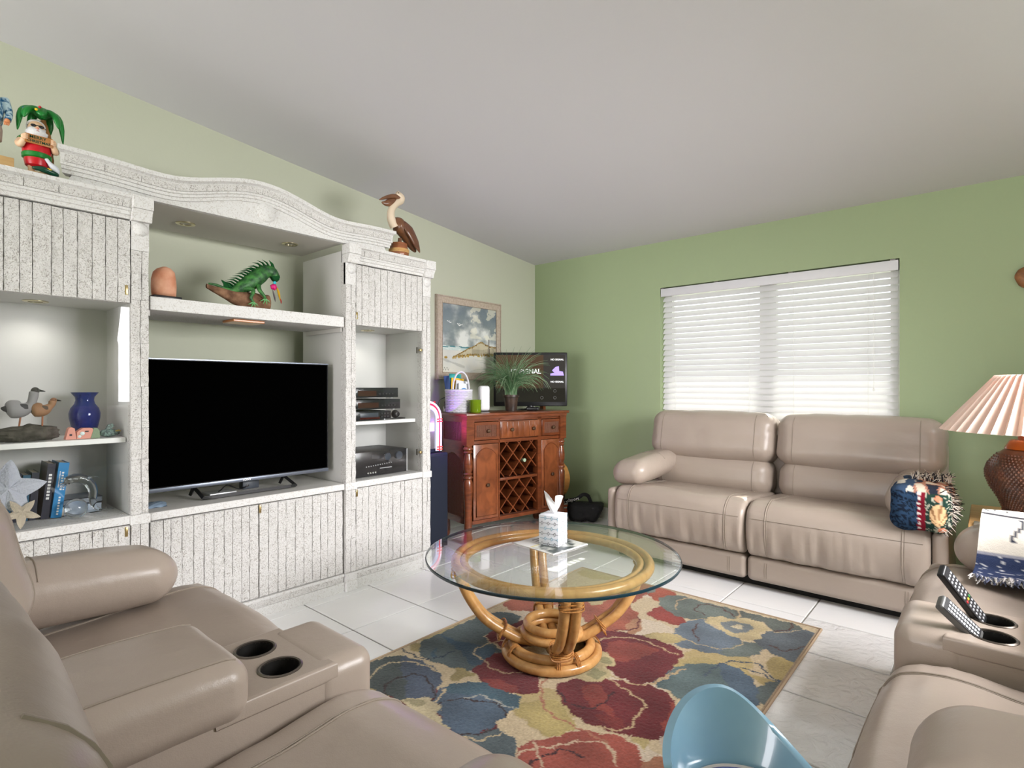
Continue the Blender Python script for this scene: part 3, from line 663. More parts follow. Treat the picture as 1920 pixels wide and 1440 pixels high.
# rug motif, traced as outlines on the floor (x, y in millimetres; colours as sRGB)
RUG_SHAPES = [
    ((166, 86, 60), [(-2032, 2271), (-2013, 2471), (-1786, 2588), (-1700, 2438), (-1781, 2416), (-1806, 2295), (-1913, 2202)]),
    ((166, 86, 60), [(-1720, 2518), (-1722, 2670), (-1702, 2825), (-1651, 2956), (-1540, 2995), (-1477, 2856), (-1471, 2661), (-1382, 2600), (-1323, 2422), (-1377, 2336), (-1448, 2256), (-1525, 2327), (-1628, 2409)]),
    ((186, 134, 96), [(-1363, 2427), (-1364, 2551), (-1308, 2495), (-1280, 2421), (-1305, 2361)]),
    ((186, 134, 96), [(-1770, 2401), (-1753, 2514), (-1684, 2452), (-1672, 2326), (-1613, 2313), (-1654, 2277)]),
    ((190, 172, 122), [(-1675, 2582), (-1654, 2702), (-1598, 2611), (-1628, 2536)]),
    ((168, 78, 48), [(-1641, 2995), (-1550, 3041), (-1345, 2992), (-1368, 2819), (-1504, 2897), (-1580, 2953)]),
    ((150, 58, 46), [(-1350, 2632), (-1341, 2764), (-1286, 2736), (-1163, 2689), (-1165, 2609), (-1253, 2599)]),
    ((118, 126, 116), [(-1514, 2934), (-1510, 2998), (-1464, 2962), (-1475, 2893)]),
    ((108, 118, 110), [(-1396, 2877), (-1340, 2981), (-1188, 2976), (-1033, 2981), (-979, 2878), (-1071, 2798), (-1183, 2701), (-1285, 2732), (-1362, 2798)]),
    ((96, 102, 94), [(-1033, 2981), (-998, 2987), (-849, 2996), (-707, 2996), (-700, 2923), (-793, 2843), (-854, 2918), (-955, 2881)]),
    ((108, 122, 134), [(-1158, 2551), (-1152, 2682), (-1088, 2765), (-1034, 2701), (-931, 2686), (-864, 2645), (-782, 2660), (-773, 2556), (-822, 2479), (-897, 2443), (-1032, 2402), (-1106, 2412)]),
    ((112, 122, 116), [(-909, 2477), (-854, 2635), (-784, 2658), (-775, 2554), (-822, 2479), (-881, 2452)]),
    ((98, 106, 112), [(-832, 2688), (-803, 2834), (-696, 2948), (-624, 2949), (-622, 2759), (-621, 2584), (-698, 2587), (-770, 2630)]),
    ((200, 180, 132), [(-1094, 2779), (-1046, 2848), (-983, 2857), (-944, 2913), (-849, 2901), (-814, 2825), (-841, 2784), (-811, 2749), (-831, 2684), (-887, 2655), (-952, 2668), (-1013, 2719), (-1074, 2728)]),
    ((120, 128, 130), [(-1017, 2770), (-968, 2835), (-899, 2840), (-875, 2796), (-907, 2716), (-966, 2707)]),
    ((214, 198, 160), [(-967, 2770), (-940, 2815), (-913, 2795), (-926, 2752)]),
    ((182, 160, 102), [(-726, 2532), (-698, 2587), (-631, 2566), (-624, 2418), (-641, 2358), (-663, 2399), (-703, 2440)]),
    ((182, 160, 102), [(-867, 2361), (-797, 2405), (-725, 2360), (-657, 2375), (-667, 2296), (-714, 2326)]),
    ((184, 164, 106), [(-1027, 2271), (-957, 2366), (-870, 2371), (-941, 2296), (-972, 2219), (-1027, 2198)]),
    ((180, 160, 104), [(-1248, 2390), (-1189, 2482), (-1134, 2489), (-1104, 2408), (-1169, 2380)]),
    ((94, 112, 112), [(-1026, 2037), (-1009, 2174), (-958, 2290), (-862, 2349), (-800, 2310), (-755, 2179), (-666, 2104), (-724, 2030), (-859, 1986), (-942, 2016)]),
    ((82, 100, 116), [(-869, 2343), (-823, 2375), (-739, 2333), (-671, 2238), (-658, 2111), (-748, 2158)]),
    ((96, 106, 104), [(-685, 2267), (-665, 2347), (-626, 2352), (-620, 2162), (-660, 2183)]),
    ((70, 96, 112), [(-1026, 2037), (-1015, 2146), (-980, 2124), (-1000, 2035)]),
    ((112, 38, 42), [(-1456, 2268), (-1401, 2325), (-1295, 2370), (-1167, 2389), (-1039, 2364), (-1016, 2258), (-1007, 2121), (-1026, 2030), (-1054, 1993), (-1106, 1980), (-1193, 2001), (-1261, 2060), (-1353, 2108), (-1448, 2163)]),
    ((142, 62, 50), [(-1332, 2211), (-1255, 2296), (-1130, 2301), (-1139, 2228), (-1169, 2140), (-1239, 2079)]),
    ((112, 38, 42), [(-1298, 1761), (-1256, 1877), (-1169, 1940), (-1101, 1971), (-1011, 2011), (-930, 1994), (-880, 1944), (-831, 1858), (-820, 1769), (-832, 1713), (-906, 1676), (-1004, 1648), (-1073, 1637), (-1157, 1659), (-1237, 1704)]),
    ((140, 58, 48), [(-1213, 1823), (-1180, 1877), (-1108, 1839), (-1088, 1787), (-1015, 1740), (-1064, 1729), (-1141, 1741)]),
    ((150, 64, 50), [(-906, 1944), (-878, 1941), (-831, 1858), (-820, 1774), (-871, 1803), (-870, 1876)]),
    ((128, 48, 44), [(-1077, 1696), (-1022, 1733), (-959, 1716), (-986, 1673)]),
    ((112, 38, 42), [(-1647, 1634), (-1665, 1747), (-1638, 1820), (-1550, 1823), (-1461, 1841), (-1324, 1676), (-1392, 1613), (-1458, 1589), (-1537, 1590), (-1604, 1616)]),
    ((140, 56, 48), [(-1548, 1601), (-1504, 1640), (-1423, 1649), (-1381, 1625), (-1458, 1589)]),
    ((112, 38, 42), [(-1813, 1896), (-1822, 2024), (-1802, 2120), (-1731, 2199), (-1592, 2103), (-1583, 1972), (-1646, 1864), (-1708, 1863), (-1762, 1871)]),
    ((192, 176, 128), [(-1278, 1871), (-1287, 1963), (-1283, 2041), (-1314, 2125), (-1243, 2107), (-1205, 2049), (-1227, 2015), (-1171, 1965), (-1199, 1887), (-1256, 1857)]),
    ((150, 146, 104), [(-1287, 2069), (-1266, 2102), (-1227, 2059), (-1243, 2030)]),
    ((150, 146, 104), [(-1257, 1918), (-1247, 1983), (-1193, 1959), (-1209, 1904)]),
    ((160, 78, 62), [(-1146, 1294), (-1156, 1351), (-1165, 1423), (-1117, 1492), (-1076, 1575), (-1017, 1617), (-950, 1646), (-879, 1635), (-814, 1566), (-784, 1516), (-1100, 1241)]),
    ((182, 162, 98), [(-1326, 1534), (-1312, 1603), (-1234, 1682), (-1150, 1633), (-1089, 1594), (-1119, 1495), (-1185, 1491), (-1259, 1507)]),
    ((188, 168, 110), [(-913, 1670), (-872, 1696), (-846, 1637), (-889, 1654)]),
    ((178, 120, 88), [(-823, 1583), (-762, 1703), (-733, 1719), (-683, 1603), (-784, 1516)]),
    ((214, 196, 176), [(-843, 1735), (-798, 1751), (-762, 1703), (-788, 1671)]),
    ((84, 106, 118), [(-854, 1956), (-832, 1964), (-752, 1764), (-782, 1747), (-819, 1761), (-818, 1829)]),
    ((76, 86, 84), [(-1958, 1287), (-2005, 1357), (-1998, 1458), (-1939, 1509), (-1847, 1427), (-1770, 1388), (-1665, 1324), (-1677, 1295), (-1765, 1274), (-1839, 1268)]),
    ((80, 92, 110), [(-1948, 1504), (-1915, 1524), (-1836, 1539), (-1749, 1534), (-1680, 1497), (-1636, 1434), (-1600, 1372), (-1665, 1315), (-1770, 1388), (-1851, 1424)]),
    ((80, 98, 116), [(-1583, 1368), (-1624, 1435), (-1624, 1484), (-1594, 1541), (-1535, 1587), (-1458, 1589), (-1379, 1610), (-1335, 1592), (-1319, 1528), (-1320, 1484), (-1308, 1399), (-1325, 1339), (-1378, 1293), (-1439, 1300), (-1506, 1331)]),
    ((70, 98, 112), [(-1593, 1540), (-1535, 1587), (-1458, 1589), (-1379, 1610), (-1336, 1591), (-1319, 1528), (-1405, 1532), (-1489, 1505), (-1595, 1441), (-1624, 1484)]),
    ((88, 100, 104), [(-1405, 1284), (-1321, 1335), (-1301, 1397), (-1244, 1409), (-1180, 1393), (-1159, 1343), (-1142, 1294), (-1205, 1265), (-1288, 1278), (-1350, 1281)]),
    ((198, 182, 142), [(-1680, 1293), (-1665, 1324), (-1602, 1374), (-1532, 1359), (-1509, 1328), (-1419, 1295), (-1427, 1280), (-1512, 1277), (-1611, 1282)]),
    ((160, 150, 112), [(-1671, 1300), (-1635, 1341), (-1591, 1344), (-1609, 1310)]),
    ((84, 98, 100), [(-1990, 1631), (-1994, 1768), (-1991, 2006), (-1959, 2136), (-1835, 2175), (-1794, 2079), (-1821, 1904), (-1755, 1863), (-1644, 1827), (-1666, 1783), (-1652, 1722), (-1641, 1628), (-1696, 1591), (-1778, 1577), (-1850, 1562), (-1917, 1578)]),
    ((62, 88, 106), [(-1994, 1768), (-1883, 1766), (-1745, 1818), (-1682, 1833), (-1652, 1722), (-1656, 1649), (-1774, 1702), (-1904, 1733)]),
    ((64, 90, 104), [(-1850, 1586), (-1902, 1655), (-1831, 1603)]),
    ((172, 154, 100), [(-1632, 1508), (-1696, 1591), (-1661, 1611), (-1601, 1613), (-1621, 1549)]),
    ((172, 154, 100), [(-2003, 1594), (-1998, 1638), (-1925, 1584), (-1964, 1575)]),
    ((190, 170, 112), [(-1771, 2330), (-1754, 2391), (-1672, 2326), (-1704, 2277)]),
    ((188, 168, 112), [(-1240, 2399), (-1150, 2495), (-1078, 2484), (-1108, 2405), (-1192, 2385)]),
]
RUG_LINES = [
    ((196, 168, 124), [(-1379, 2205), (-1349, 2276), (-1271, 2326), (-1211, 2342), (-1041, 2313)]),
    ((196, 168, 124), [(-1164, 1943), (-1076, 1916), (-998, 1888), (-962, 1867), (-961, 1797), (-944, 1709), (-983, 1666), (-1032, 1643)]),
    ((196, 168, 124), [(-1172, 1977), (-1105, 1968), (-1049, 1984), (-1018, 2025), (-998, 2128), (-967, 2227)]),
    ((176, 112, 84), [(-1363, 1784), (-1342, 1723), (-1271, 1639), (-1194, 1595), (-1089, 1594), (-966, 1587), (-889, 1533)]),
    ((206, 178, 146), [(-1145, 1319), (-1142, 1381), (-1088, 1454), (-1044, 1528), (-986, 1569), (-939, 1575), (-877, 1511)]),
    ((200, 178, 140), [(-1893, 1271), (-1925, 1348), (-1949, 1406), (-1937, 1451), (-1893, 1495), (-1815, 1522), (-1733, 1526)]),
    ((200, 178, 140), [(-1577, 1373), (-1593, 1424), (-1617, 1461)]),
    ((200, 178, 140), [(-1649, 1725), (-1719, 1725), (-1752, 1772), (-1740, 1862), (-1711, 1915)]),
    ((190, 160, 120), [(-1652, 1722), (-1581, 1691), (-1516, 1704), (-1464, 1749)]),
    ((170, 170, 160), [(-1511, 1449), (-1480, 1508), (-1432, 1526), (-1372, 1525), (-1317, 1538)]),
    ((200, 178, 140), [(-1355, 1291), (-1301, 1316), (-1276, 1360), (-1261, 1402)]),
    ((200, 178, 140), [(-1342, 1288), (-1294, 1294), (-1256, 1279), (-1211, 1266)]),
    ((60, 44, 44), [(-1742, 1276), (-1802, 1310), (-1821, 1354), (-1808, 1417), (-1776, 1461), (-1701, 1448), (-1628, 1412), (-1588, 1372)]),
    ((60, 44, 44), [(-1561, 1369), (-1528, 1434), (-1481, 1470), (-1410, 1509), (-1359, 1510), (-1320, 1484)]),
    ((60, 44, 44), [(-1405, 1284), (-1347, 1312), (-1306, 1356), (-1302, 1404)]),
    ((44, 62, 80), [(-2008, 1550), (-1905, 1550), (-1850, 1562), (-1819, 1613), (-1816, 1691)]),
    ((84, 54, 44), [(-989, 2897), (-1087, 2959), (-1176, 2946), (-1184, 2849), (-1109, 2817)]),
    ((84, 54, 44), [(-1022, 2508), (-1079, 2578), (-1101, 2686)]),
    ((84, 54, 44), [(-747, 2994), (-734, 2919), (-793, 2846)]),
    ((90, 66, 56), [(-759, 2679), (-694, 2664), (-652, 2736), (-629, 2792)]),
    ((196, 168, 124), [(-1260, 2784), (-1304, 2901), (-1267, 2989)]),
    ((196, 168, 124), [(-967, 2894), (-1003, 2982), (-1036, 2990)]),
    ((190, 170, 130), [(-864, 2645), (-864, 2588), (-897, 2514), (-995, 2475), (-1134, 2489)]),
    ((190, 170, 130), [(-698, 2929), (-747, 2866), (-786, 2843)]),
    ((70, 84, 100), [(-873, 2217), (-881, 2254), (-867, 2361), (-829, 2427), (-745, 2466), (-680, 2399), (-636, 2379)]),
    ((70, 84, 100), [(-794, 2377), (-736, 2396), (-673, 2376), (-628, 2371)]),
    ((196, 168, 124), [(-1017, 2020), (-993, 2098), (-971, 2215)]),
    ((108, 44, 44), [(-1753, 2514), (-1717, 2400), (-1632, 2317), (-1592, 2331)]),
    ((108, 44, 44), [(-1371, 2565), (-1320, 2484), (-1316, 2408), (-1385, 2349)]),
    ((72, 44, 46), [(-1081, 1334), (-1094, 1363), (-1071, 1417), (-1064, 1457), (-1030, 1470), (-973, 1485)]),
    ((72, 40, 44), [(-1277, 1741), (-1194, 1695), (-1122, 1712), (-1092, 1783), (-1106, 1866)]),
    ((206, 178, 146), [(-1148, 1437), (-1112, 1406), (-1058, 1354)]),
]
# ------------------------------------------------------------------ rug
def make_rug():
    x0, x1, y0, y1 = -2.022, -.622, .90, 3.03; st = .0045
    nx = int((x1-x0)/st); ny = int((y1-y0)/st)
    gx, gy = np.meshgrid(np.linspace(x0, x1, nx+1), np.linspace(y0, y1, ny+1), indexing='ij')
    X = gx.ravel(); Y = gy.ravel(); rng = np.random.default_rng(5)
    jx = X*1000 + rng.normal(0, 2.2, X.size) + 5*np.sin(Y*90+X*40); jy = Y*1000 + rng.normal(0, 2.2, X.size) + 5*np.sin(X*80-Y*35)
    L_ = lambda c: np.array(lin(*c))
    col = np.tile(L_((206, 184, 146)), (X.size, 1)); hgt = np.zeros(X.size)
    # broad pale and tan drifts in the ground
    dr = np.sin(jx*.009+jy*.004)+np.sin(jy*.011-jx*.006+1.3); col[dr > 1.15] = L_((190, 168, 112)); col[dr < -1.3] = L_((214, 196, 170))
    def inside(poly):
        ins = np.zeros(X.size, bool); p = np.array(poly, float); bx = (jx > p[:, 0].min()-5) & (jx < p[:, 0].max()+5) & (jy > p[:, 1].min()-5) & (jy < p[:, 1].max()+5)
        ii = np.nonzero(bx)[0]; a, b = jx[ii], jy[ii]; r = np.zeros(ii.size, bool); n = len(p)
        for i in range(n):
            xa, ya = p[i]; xb, yb = p[i-1]
            if ya == yb: continue
            r ^= ((ya > b) != (yb > b)) & (a < (xb-xa)*(b-ya)/(yb-ya)+xa)
        ins[ii] = r; return ins
    extra = [((112, 38, 42), (-1500, 1250), 230), ((80, 98, 116), (-900, 1250), 200), ((166, 86, 60), (-1650, 2050), 120)]
    for c, (cx, cy), r in extra:
        s = inside([(cx+r*(1+.2*math.sin(3*k*PI/8))*math.cos(k*PI/8), cy+r*(1+.2*math.sin(3*k*PI/8))*math.sin(k*PI/8)) for k in range(16)]); col[s] = L_(c)
    for c, pl in RUG_SHAPES:
        sm = [tuple(p[:2]) for p in catmull([(a, b, 0) for a, b in pl], 4, True)]
        s = inside(sm); base = L_(c); k = s.nonzero()[0]
        sh = .13*np.sin(jx[k]*.021+jy[k]*.013) + .10*np.sin(jy[k]*.034-jx[k]*.008+2)
        col[k] = base*(1+sh[:, None]); hgt[k] = .0015
    for c, pl in RUG_LINES:
        pts = [np.array(p[:2]) for p in catmull([(a, b, 0) for a, b in pl], 5)]; base = L_(c)
        d = np.full(X.size, 99.)
        for a, b in zip(pts[:-1], pts[1:]):
            lo = np.minimum(a, b)-14; hi = np.maximum(a, b)+14
            k = np.nonzero((jx > lo[0]) & (jx < hi[0]) & (jy > lo[1]) & (jy < hi[1]))[0]
            if not k.size: continue
            q = np.stack([jx[k], jy[k]], 1)-a; e = b-a; t = np.clip((q@e)/max(1e-6, e@e), 0, 1); d[k] = np.minimum(d[k], np.linalg.norm(q-t[:, None]*e, axis=1))
        s = d < 4.2; col[s] = base
    edge = np.minimum.reduce([X-x0, x1-X, Y-y0, y1-Y]); s = edge < .012; col[s] = L_((170, 148, 120))
    g_ = col.mean(1, keepdims=True); col = (g_+(col-g_)*.88)*.76
    col *= (1+rng.normal(0, .10, X.size))[:, None]
    z = .011 + hgt + rng.normal(0, .0007, X.size); z[edge < .006] = .006; z[edge < .001] = .0006
    V = np.stack([X, Y, z], 1); W_ = ny+1
    i, j = np.meshgrid(np.arange(nx), np.arange(ny), indexing='ij'); a = (i*W_+j).ravel(); F = np.stack([a, a+W_, a+W_+1, a+1], 1)
    me = bpy.data.meshes.new('rug')
    me.vertices.add(len(V)); me.vertices.foreach_set('co', V.astype(np.float32).ravel()); me.loops.add(F.size); me.loops.foreach_set('vertex_index', F.astype(np.int32).ravel())
    me.polygons.add(len(F)); me.polygons.foreach_set('loop_start', np.arange(0, F.size, 4, dtype=np.int32)); me.update(calc_edges=True)
    me.materials.append(vcol('wool_pile', .95, bump=(260, .5, .003), spec=.1, sheen=.15))
    t = thing('floral_rug', 'floral wool rug in dark red, slate blue and beige under the glass table', 'rug', ((x0+x1)/2, (y0+y1)/2, 0))
    o = link('pile', me, t); colour(o, np.clip(col, 0, 1))
    b = MB(); r = .007
    b.tube([(x0, y0, r), (x1, y0, r), (x1, y1, r), (x0, y1, r)], r, 6, closed=True)
    kid(b, 'binding', mat('beige_binding', lin(172, 150, 124), .9), t)
make_rug()
# ------------------------------------------------------------------ round glass table on a rattan base
TX, TY, TZ, TR = -1.47, 1.96, .468, .556
m_cane = wood('honey_rattan', lin(180, 128, 72), lin(206, 158, 100), (9, 9, 9), .3, .35)
m_wrap = mat('rattan_binding', lin(196, 138, 76), .45, var=(120, lin(150, 96, 48)))
tb = thing('coffee_table', 'round glass coffee table on a curved honey rattan base', 'table', (TX, TY, .012))
Z0 = .014
gm = MB()
pr = [(0, TZ-.012), (TR-.004, TZ-.012)]; gm.lathe(pr, 96, (TX, TY, 0), cap=False); gm.lathe([(0, TZ), (TR-.004, TZ)], 96, (TX, TY, 0), cap=False)
top = kid(gm, 'glass_top', glass('table_glass', (.955, .975, .955), ior=1.45), tb)
kid(MB().lathe([(TR-.0045, TZ-.0125), (TR-.001, TZ-.0105), (TR, TZ-.006), (TR-.001, TZ-.0015), (TR-.0045, TZ+.0005)], 120, (TX, TY, 0), cap=False), 'edge', mat('dark_teal_glass_edge', (.006, .024, .034), .06, spec=.8), top)
def ring(r, z, rt, dx=0, dy=0, n=56, tilt=0, ta=0): return [(TX+dx+r*math.cos(2*PI*k/n), TY+dy+r*math.sin(2*PI*k/n), z+tilt*r*math.cos(2*PI*k/n-ta)) for k in range(n)]
RC = .0215
kid(MB().tube(ring(.425, TZ-.012-.021, RC), .0205, 10, closed=True), 'upper_ring', m_cane, tb)
kid(MB().tube(ring(.387, TZ-.018-.021, RC), .0185, 10, closed=True), 'upper_ring', m_cane, tb)
kid(MB().tube(ring(.202, Z0+RC, RC), RC, 10, closed=True), 'base_ring', m_cane, tb)
kid(MB().tube(ring(.172, Z0+RC*2.35, RC), RC, 10, closed=True), 'base_ring', m_cane, tb)
kid(MB().tube(ring(.108, Z0+.135, RC), .019, 10, closed=True), 'hub_ring', m_cane, tb)
kid(MB().tube(ring(.122, Z0+.098, RC), .019, 10, closed=True), 'hub_ring', m_cane, tb)
for th in (-43, 47, 137, 227):
    a = rad(th); d = Vector((math.cos(a), math.sin(a), 0)); sd = Vector((-d.y, d.x, 0)); O = Vector((TX, TY, 0))
    prof = catmull([(.425, TZ-.05), (.405, TZ-.10), (.365, TZ-.185), (.30, TZ-.275), (.215, Z0+.118), (.13, Z0+.076), (.045, Z0+.066)], 6)
    for s in (-1, 1):
        pts = [O + d*p.x + sd*s*(.0215) + Vector((0, 0, p.y)) for p in prof]
        lg = kid(MB().tube(pts, [.0215]*len(pts), 10), 'leg', m_cane, tb)
        if s == 1:
            for (r_, z_, wd, nn) in ((.413, TZ-.075, .05, 5), (.225, Z0+.118, .055, 5)):
                wm = MB()
                for q in range(nn):
                    off = (q-(nn-1)/2)*.007; c = O + d*(r_ - off*.4) + Vector((0, 0, z_ + off)); loop = []
                    tilt = rad(60 if z_ > .3 else 35)
                    ax = d*math.cos(tilt) + Vector((0, 0, math.sin(tilt))) if z_ < .3 else d*-.1 + Vector((0, 0, 1)); ax.normalize()
                    nrm = ax.cross(sd).normalized()
                    for k in range(20):
                        t_ = 2*PI*k/20; cx = math.cos(t_); sx_ = math.sin(t_)
                        loop.append(c + sd*(.0465*math.copysign(abs(cx)**.6, cx)) + nrm*(.025*math.copysign(abs(sx_)**.7, sx_)) + ax*.006*math.sin(t_+q))
                    wm.tube(loop, .0032, 5, closed=True)
                kid(wm, 'binding', m_wrap, lg)
    # cane ties that lash the two base rings together
    for dd in (-8, 16):
        a2 = rad(th+dd+6); d2 = Vector((math.cos(a2), math.sin(a2), 0)); s2 = Vector((-d2.y, d2.x, 0)); wm = MB()
        for q in range(3):
            c = O + d2*.187 + s2*(q-1)*.007 + Vector((0, 0, Z0+.040)); dg = (d2*-.5 + Vector((0, 0, .87))).normalized(); pd = (d2*.87+Vector((0, 0, .5))).normalized()
            wm.tube([c + dg*.036*math.cos(2*PI*k/16) + pd*.027*math.sin(2*PI*k/16) for k in range(16)], .003, 5, closed=True)
        kid(wm, 'lashing', m_wrap, tb)
# ================================================================== things in and on the wall unit
m_blk = mat('black_plastic', (.010, .010, .011), .35); m_blkm = mat('black_matt', (.012, .012, .013), .6)
m_slv = mat('silver_plastic', (.55, .56, .58), .35, .6); m_wht = mat('white_print', (.85, .85, .85), .6); m_wpl = mat('white_plastic', (.80, .80, .82), .35)
# --- large television
tv = thing('television', 'large flat screen television with a black screen on a low frame stand', 'television', (-2.99, 1.274, .632))
ta, tc_, t0, t1, tx = .802, 1.748, .700, 1.333, -2.965
kid(MB().box(tx-.032, tx, ta, tc_, t0, t1, bev=.004).box(tx-.06, tx-.03, ta+.2, tc_-.2, t0+.06, t0+.4, bev=.008), 'housing', m_blk, tv)
kid(MB().box(tx+.0002, tx+.0012, ta+.008, tc_-.008, t0+.022, t1-.008), 'screen', mat('black_screen', (.0005, .0005, .0005), .5, spec=0), tv, False)
bz = kid(MB().box(tx-.004, tx+.004, ta, tc_, t0-.001, t0+.018, bev=.002), 'lower_bezel', mat('blue_grey_metal', (.16, .18, .22), .35, .7), tv)
lettering('SONY', .016, m_wht, bz, (tx+.0043, 1.274, t0+.0085), (0, 1, 0), (0, 0, 1), .0003, .0004)
kid(MB().box(tx-.002, tx+.002, ta, tc_, t1-.004, t1+.001), 'top_trim', MATS['blue_grey_metal'], tv, False)
st = MB(); fr = [(-3.06, 1.045, .705), (-3.045, 1.045, .69), (-2.945, 1.055, .6445), (-2.94, 1.09, .6445), (-2.94, 1.50, .6445), (-2.945, 1.535, .6445), (-3.045, 1.515, .69), (-3.06, 1.515, .705)]
st.tube(fr, .011, 4, sq=(1, 1)).tube([(-3.09, 1.045, .645), (-3.04, 1.045, .70)], .010, 4).tube([(-3.09, 1.515, .645), (-3.04, 1.515, .70)], .010, 4)
kid(st, 'stand', m_blk, tv, False)
bxs = thing('streaming_box', 'flat silver box with a black cable lying under the television', 'box', (-3.09, 1.16, .632))
kid(MB().box(-3.14, -3.03, 1.115, 1.25, .6325, .644, bev=.003), 'case', m_slv, bxs)
kid(MB().tube(catmull([(-3.06, 1.17, .648), (-3.03, 1.17, .66), (-3.05, 1.20, .675), (-3.09, 1.24, .665), (-3.10, 1.29, .64), (-3.08, 1.32, .65)], 6), .0035, 6), 'cable', m_blk, bxs)
pb = thing('power_adapter', 'small dark grey adapter box beside the silver box', 'adapter', (-3.12, 1.35, .632))
kid(MB().box(-3.15, -3.10, 1.31, 1.40, .6325, .675, bev=.004), 'case', mat('dark_slate_plastic', (.05, .06, .075), .4), pb)
kid(MB().lathe([(0, .004), (.008, .003), (.008, 0)], 12, M=place((-3.0995, 1.335, .652), 0, 0, PI/2)), 'socket', m_blk, pb)
bp_ = MB()
bp_.grid(lambda u, v: Vector((-3.07+.13*u, .82+.085*v+.01*math.sin(u*5), .634+.013*(math.sin(PI*u)*math.sin(PI*v))**.5+.002*math.sin(u*21+v*13))), 14, 12)
bp_.grid(lambda u, v: Vector((-3.07+.13*u, .82+.085*v+.01*math.sin(u*5), .6325)), 14, 12)
tag(bp_.build('plastic_pouch', mat('pale_blue_film', lin(150, 172, 196), .25)), 'crumpled pale blue plastic pouch on the console top', 'pouch')
# --- audio components in the right tower
def component(name, label, y0, y1, z0, z1, xf, d, extra):
    t = thing(name, label, 'audio device', (xf-d/2, (y0+y1)/2, z0))
    kid(MB().box(xf-d, xf, y0, y1, z0+.008, z1, bev=.003), 'case', mat('charcoal_metal', (.035, .036, .040), .45, .3), t)
    fp = kid(MB().box(xf, xf+.006, y0, y1, z0+.006, z1, bev=.002), 'front_panel', mat('black_gloss_panel', (.012, .013, .016), .2), t)
    for sx in (.03, d-.03):
        for sy in (y0+.03, y1-.03): kid(MB().lathe([(.012, 0), (.012, .008)], 12, (xf-sx, sy, z0)), 'foot', m_slv, t)
    extra(t, fp, xf+.006, y0, y1, z0, z1); return t
def knob(fp, x, y, z, r, m, d=.012): kid(MB().lathe([(r, 0), (r, d*.8), (r*.9, d), (0, d)], 24, M=place((x, y, z), 0, 0, PI/2)), 'knob', m, fp)
m_kn = mat('blue_grey_knob', (.07, .09, .12), .3, .6)
def rec(t, fp, x, y0, y1, z0, z1):
    knob(fp, x, y1-.165, z1-.040, .024, m_kn); knob(fp, x, y1-.075, z1-.040, .026, m_kn)
    for i in range(12): kid(MB().box(x, x+.003, y0+.10+i*.017, y0+.106+i*.017, z0+.062+.001*i, z0+.068+.001*i), 'button', m_slv, fp, False)
    for i in range(4): kid(MB().lathe([(.006, 0), (.006, .004), (0, .005)], 12, M=place((x, y0+.115+i*.018, z0+.025), 0, 0, PI/2)), 'jack', mat('chrome', (.7, .7, .7), .2, 1.), fp)
    kid(MB().box(x, x+.004, y1-.22, y1-.13, z0+.045, z0+.05), 'slider_bar', m_slv, fp, False)
    kid(MB().box(x, x+.0015, y0+.14, y0+.29, z1-.05, z1-.02), 'display', mat('dark_display', (.006, .008, .012), .1), fp, False)
    kid(MB().box(x-.004, x+.004, y1-.012, y1-.004, z0+.008, z1-.002), 'edge_trim', m_slv, fp, False)
    lettering('ELITE', .011, m_wht, fp, (x+.0018, y0+.25, z1-.028), (0, 1, 0), (0, 0, 1), .0003)
component('receiver', 'large black stereo receiver with two round dials', 1.875, 2.298, .635, .792, -2.92, .31, rec)
def vcr(t, fp, x, y0, y1, z0, z1):
    kid(MB().box(x, x+.003, y0+.06, y1-.10, z1-.038, z1-.010, bev=.001), 'cassette_flap', mat('slate_panel', (.045, .055, .07), .35), fp)
    kid(MB().box(x, x+.002, y0+.06, y1-.09, z0+.008, z0+.022), 'display', mat('dark_red_display', (.05, .008, .006), .15), fp, False)
    for i in range(3):
        for j in range(2): kid(MB().box(x, x+.003, y1-.08+i*.022, y1-.064+i*.022, z1-.022-j*.02, z1-.012-j*.02), 'button', m_blkm, fp, False)
component('video_player', 'slate black video cassette player at the bottom of the component stack', 1.885, 2.18, .986, 1.044, -2.94, .25, vcr)
def cdp(t, fp, x, y0, y1, z0, z1):
    kid(MB().box(x, x+.002, y0+.05, y1-.17, z0+.016, z1-.02), 'tray', mat('brown_window', (.05, .022, .016), .12), fp, False)
    for i in range(5): kid(MB().box(x, x+.003, y1-.15+i*.024, y1-.135+i*.024, z0+.024, z0+.034), 'button', m_blkm, fp, False)
component('cassette_deck', 'black cassette deck in the middle of the component stack', 1.875, 2.245, 1.050, 1.118, -2.93, .27, cdp)
component('disc_player', 'black disc player on top of the component stack', 1.875, 2.228, 1.124, 1.192, -2.93, .27, cdp)
cm_ = thing('ball_speaker', 'small round black speaker ball on the glass tower shelf', 'speaker', (-3.0, 2.26, .985))
kid(MB().lathe([(.018, 0), (.02, .004), (.008, .006)], 16, (-3.0, 2.262, .9855)), 'base', m_blk, cm_)
kid(MB().ball((-3.0, 2.262, 1.016), .027, 18, 12), 'ball', m_blkm, cm_)
kid(MB().lathe([(.011, 0), (.017, .002), (.017, .006), (.010, .008)], 18, M=place((-2.979, 2.262, 1.016), 0, 0, PI/2)), 'rim', m_blk, cm_)
tag(MB().tube(catmull([(-2.97, 2.20, .989), (-2.95, 2.25, .989), (-2.96, 2.31, .989), (-3.0, 2.33, .989), (-3.05, 2.32, .989)], 6), .003, 6).build('cable', m_blk), 'thin black cable lying on the upper tower shelf', 'cable')
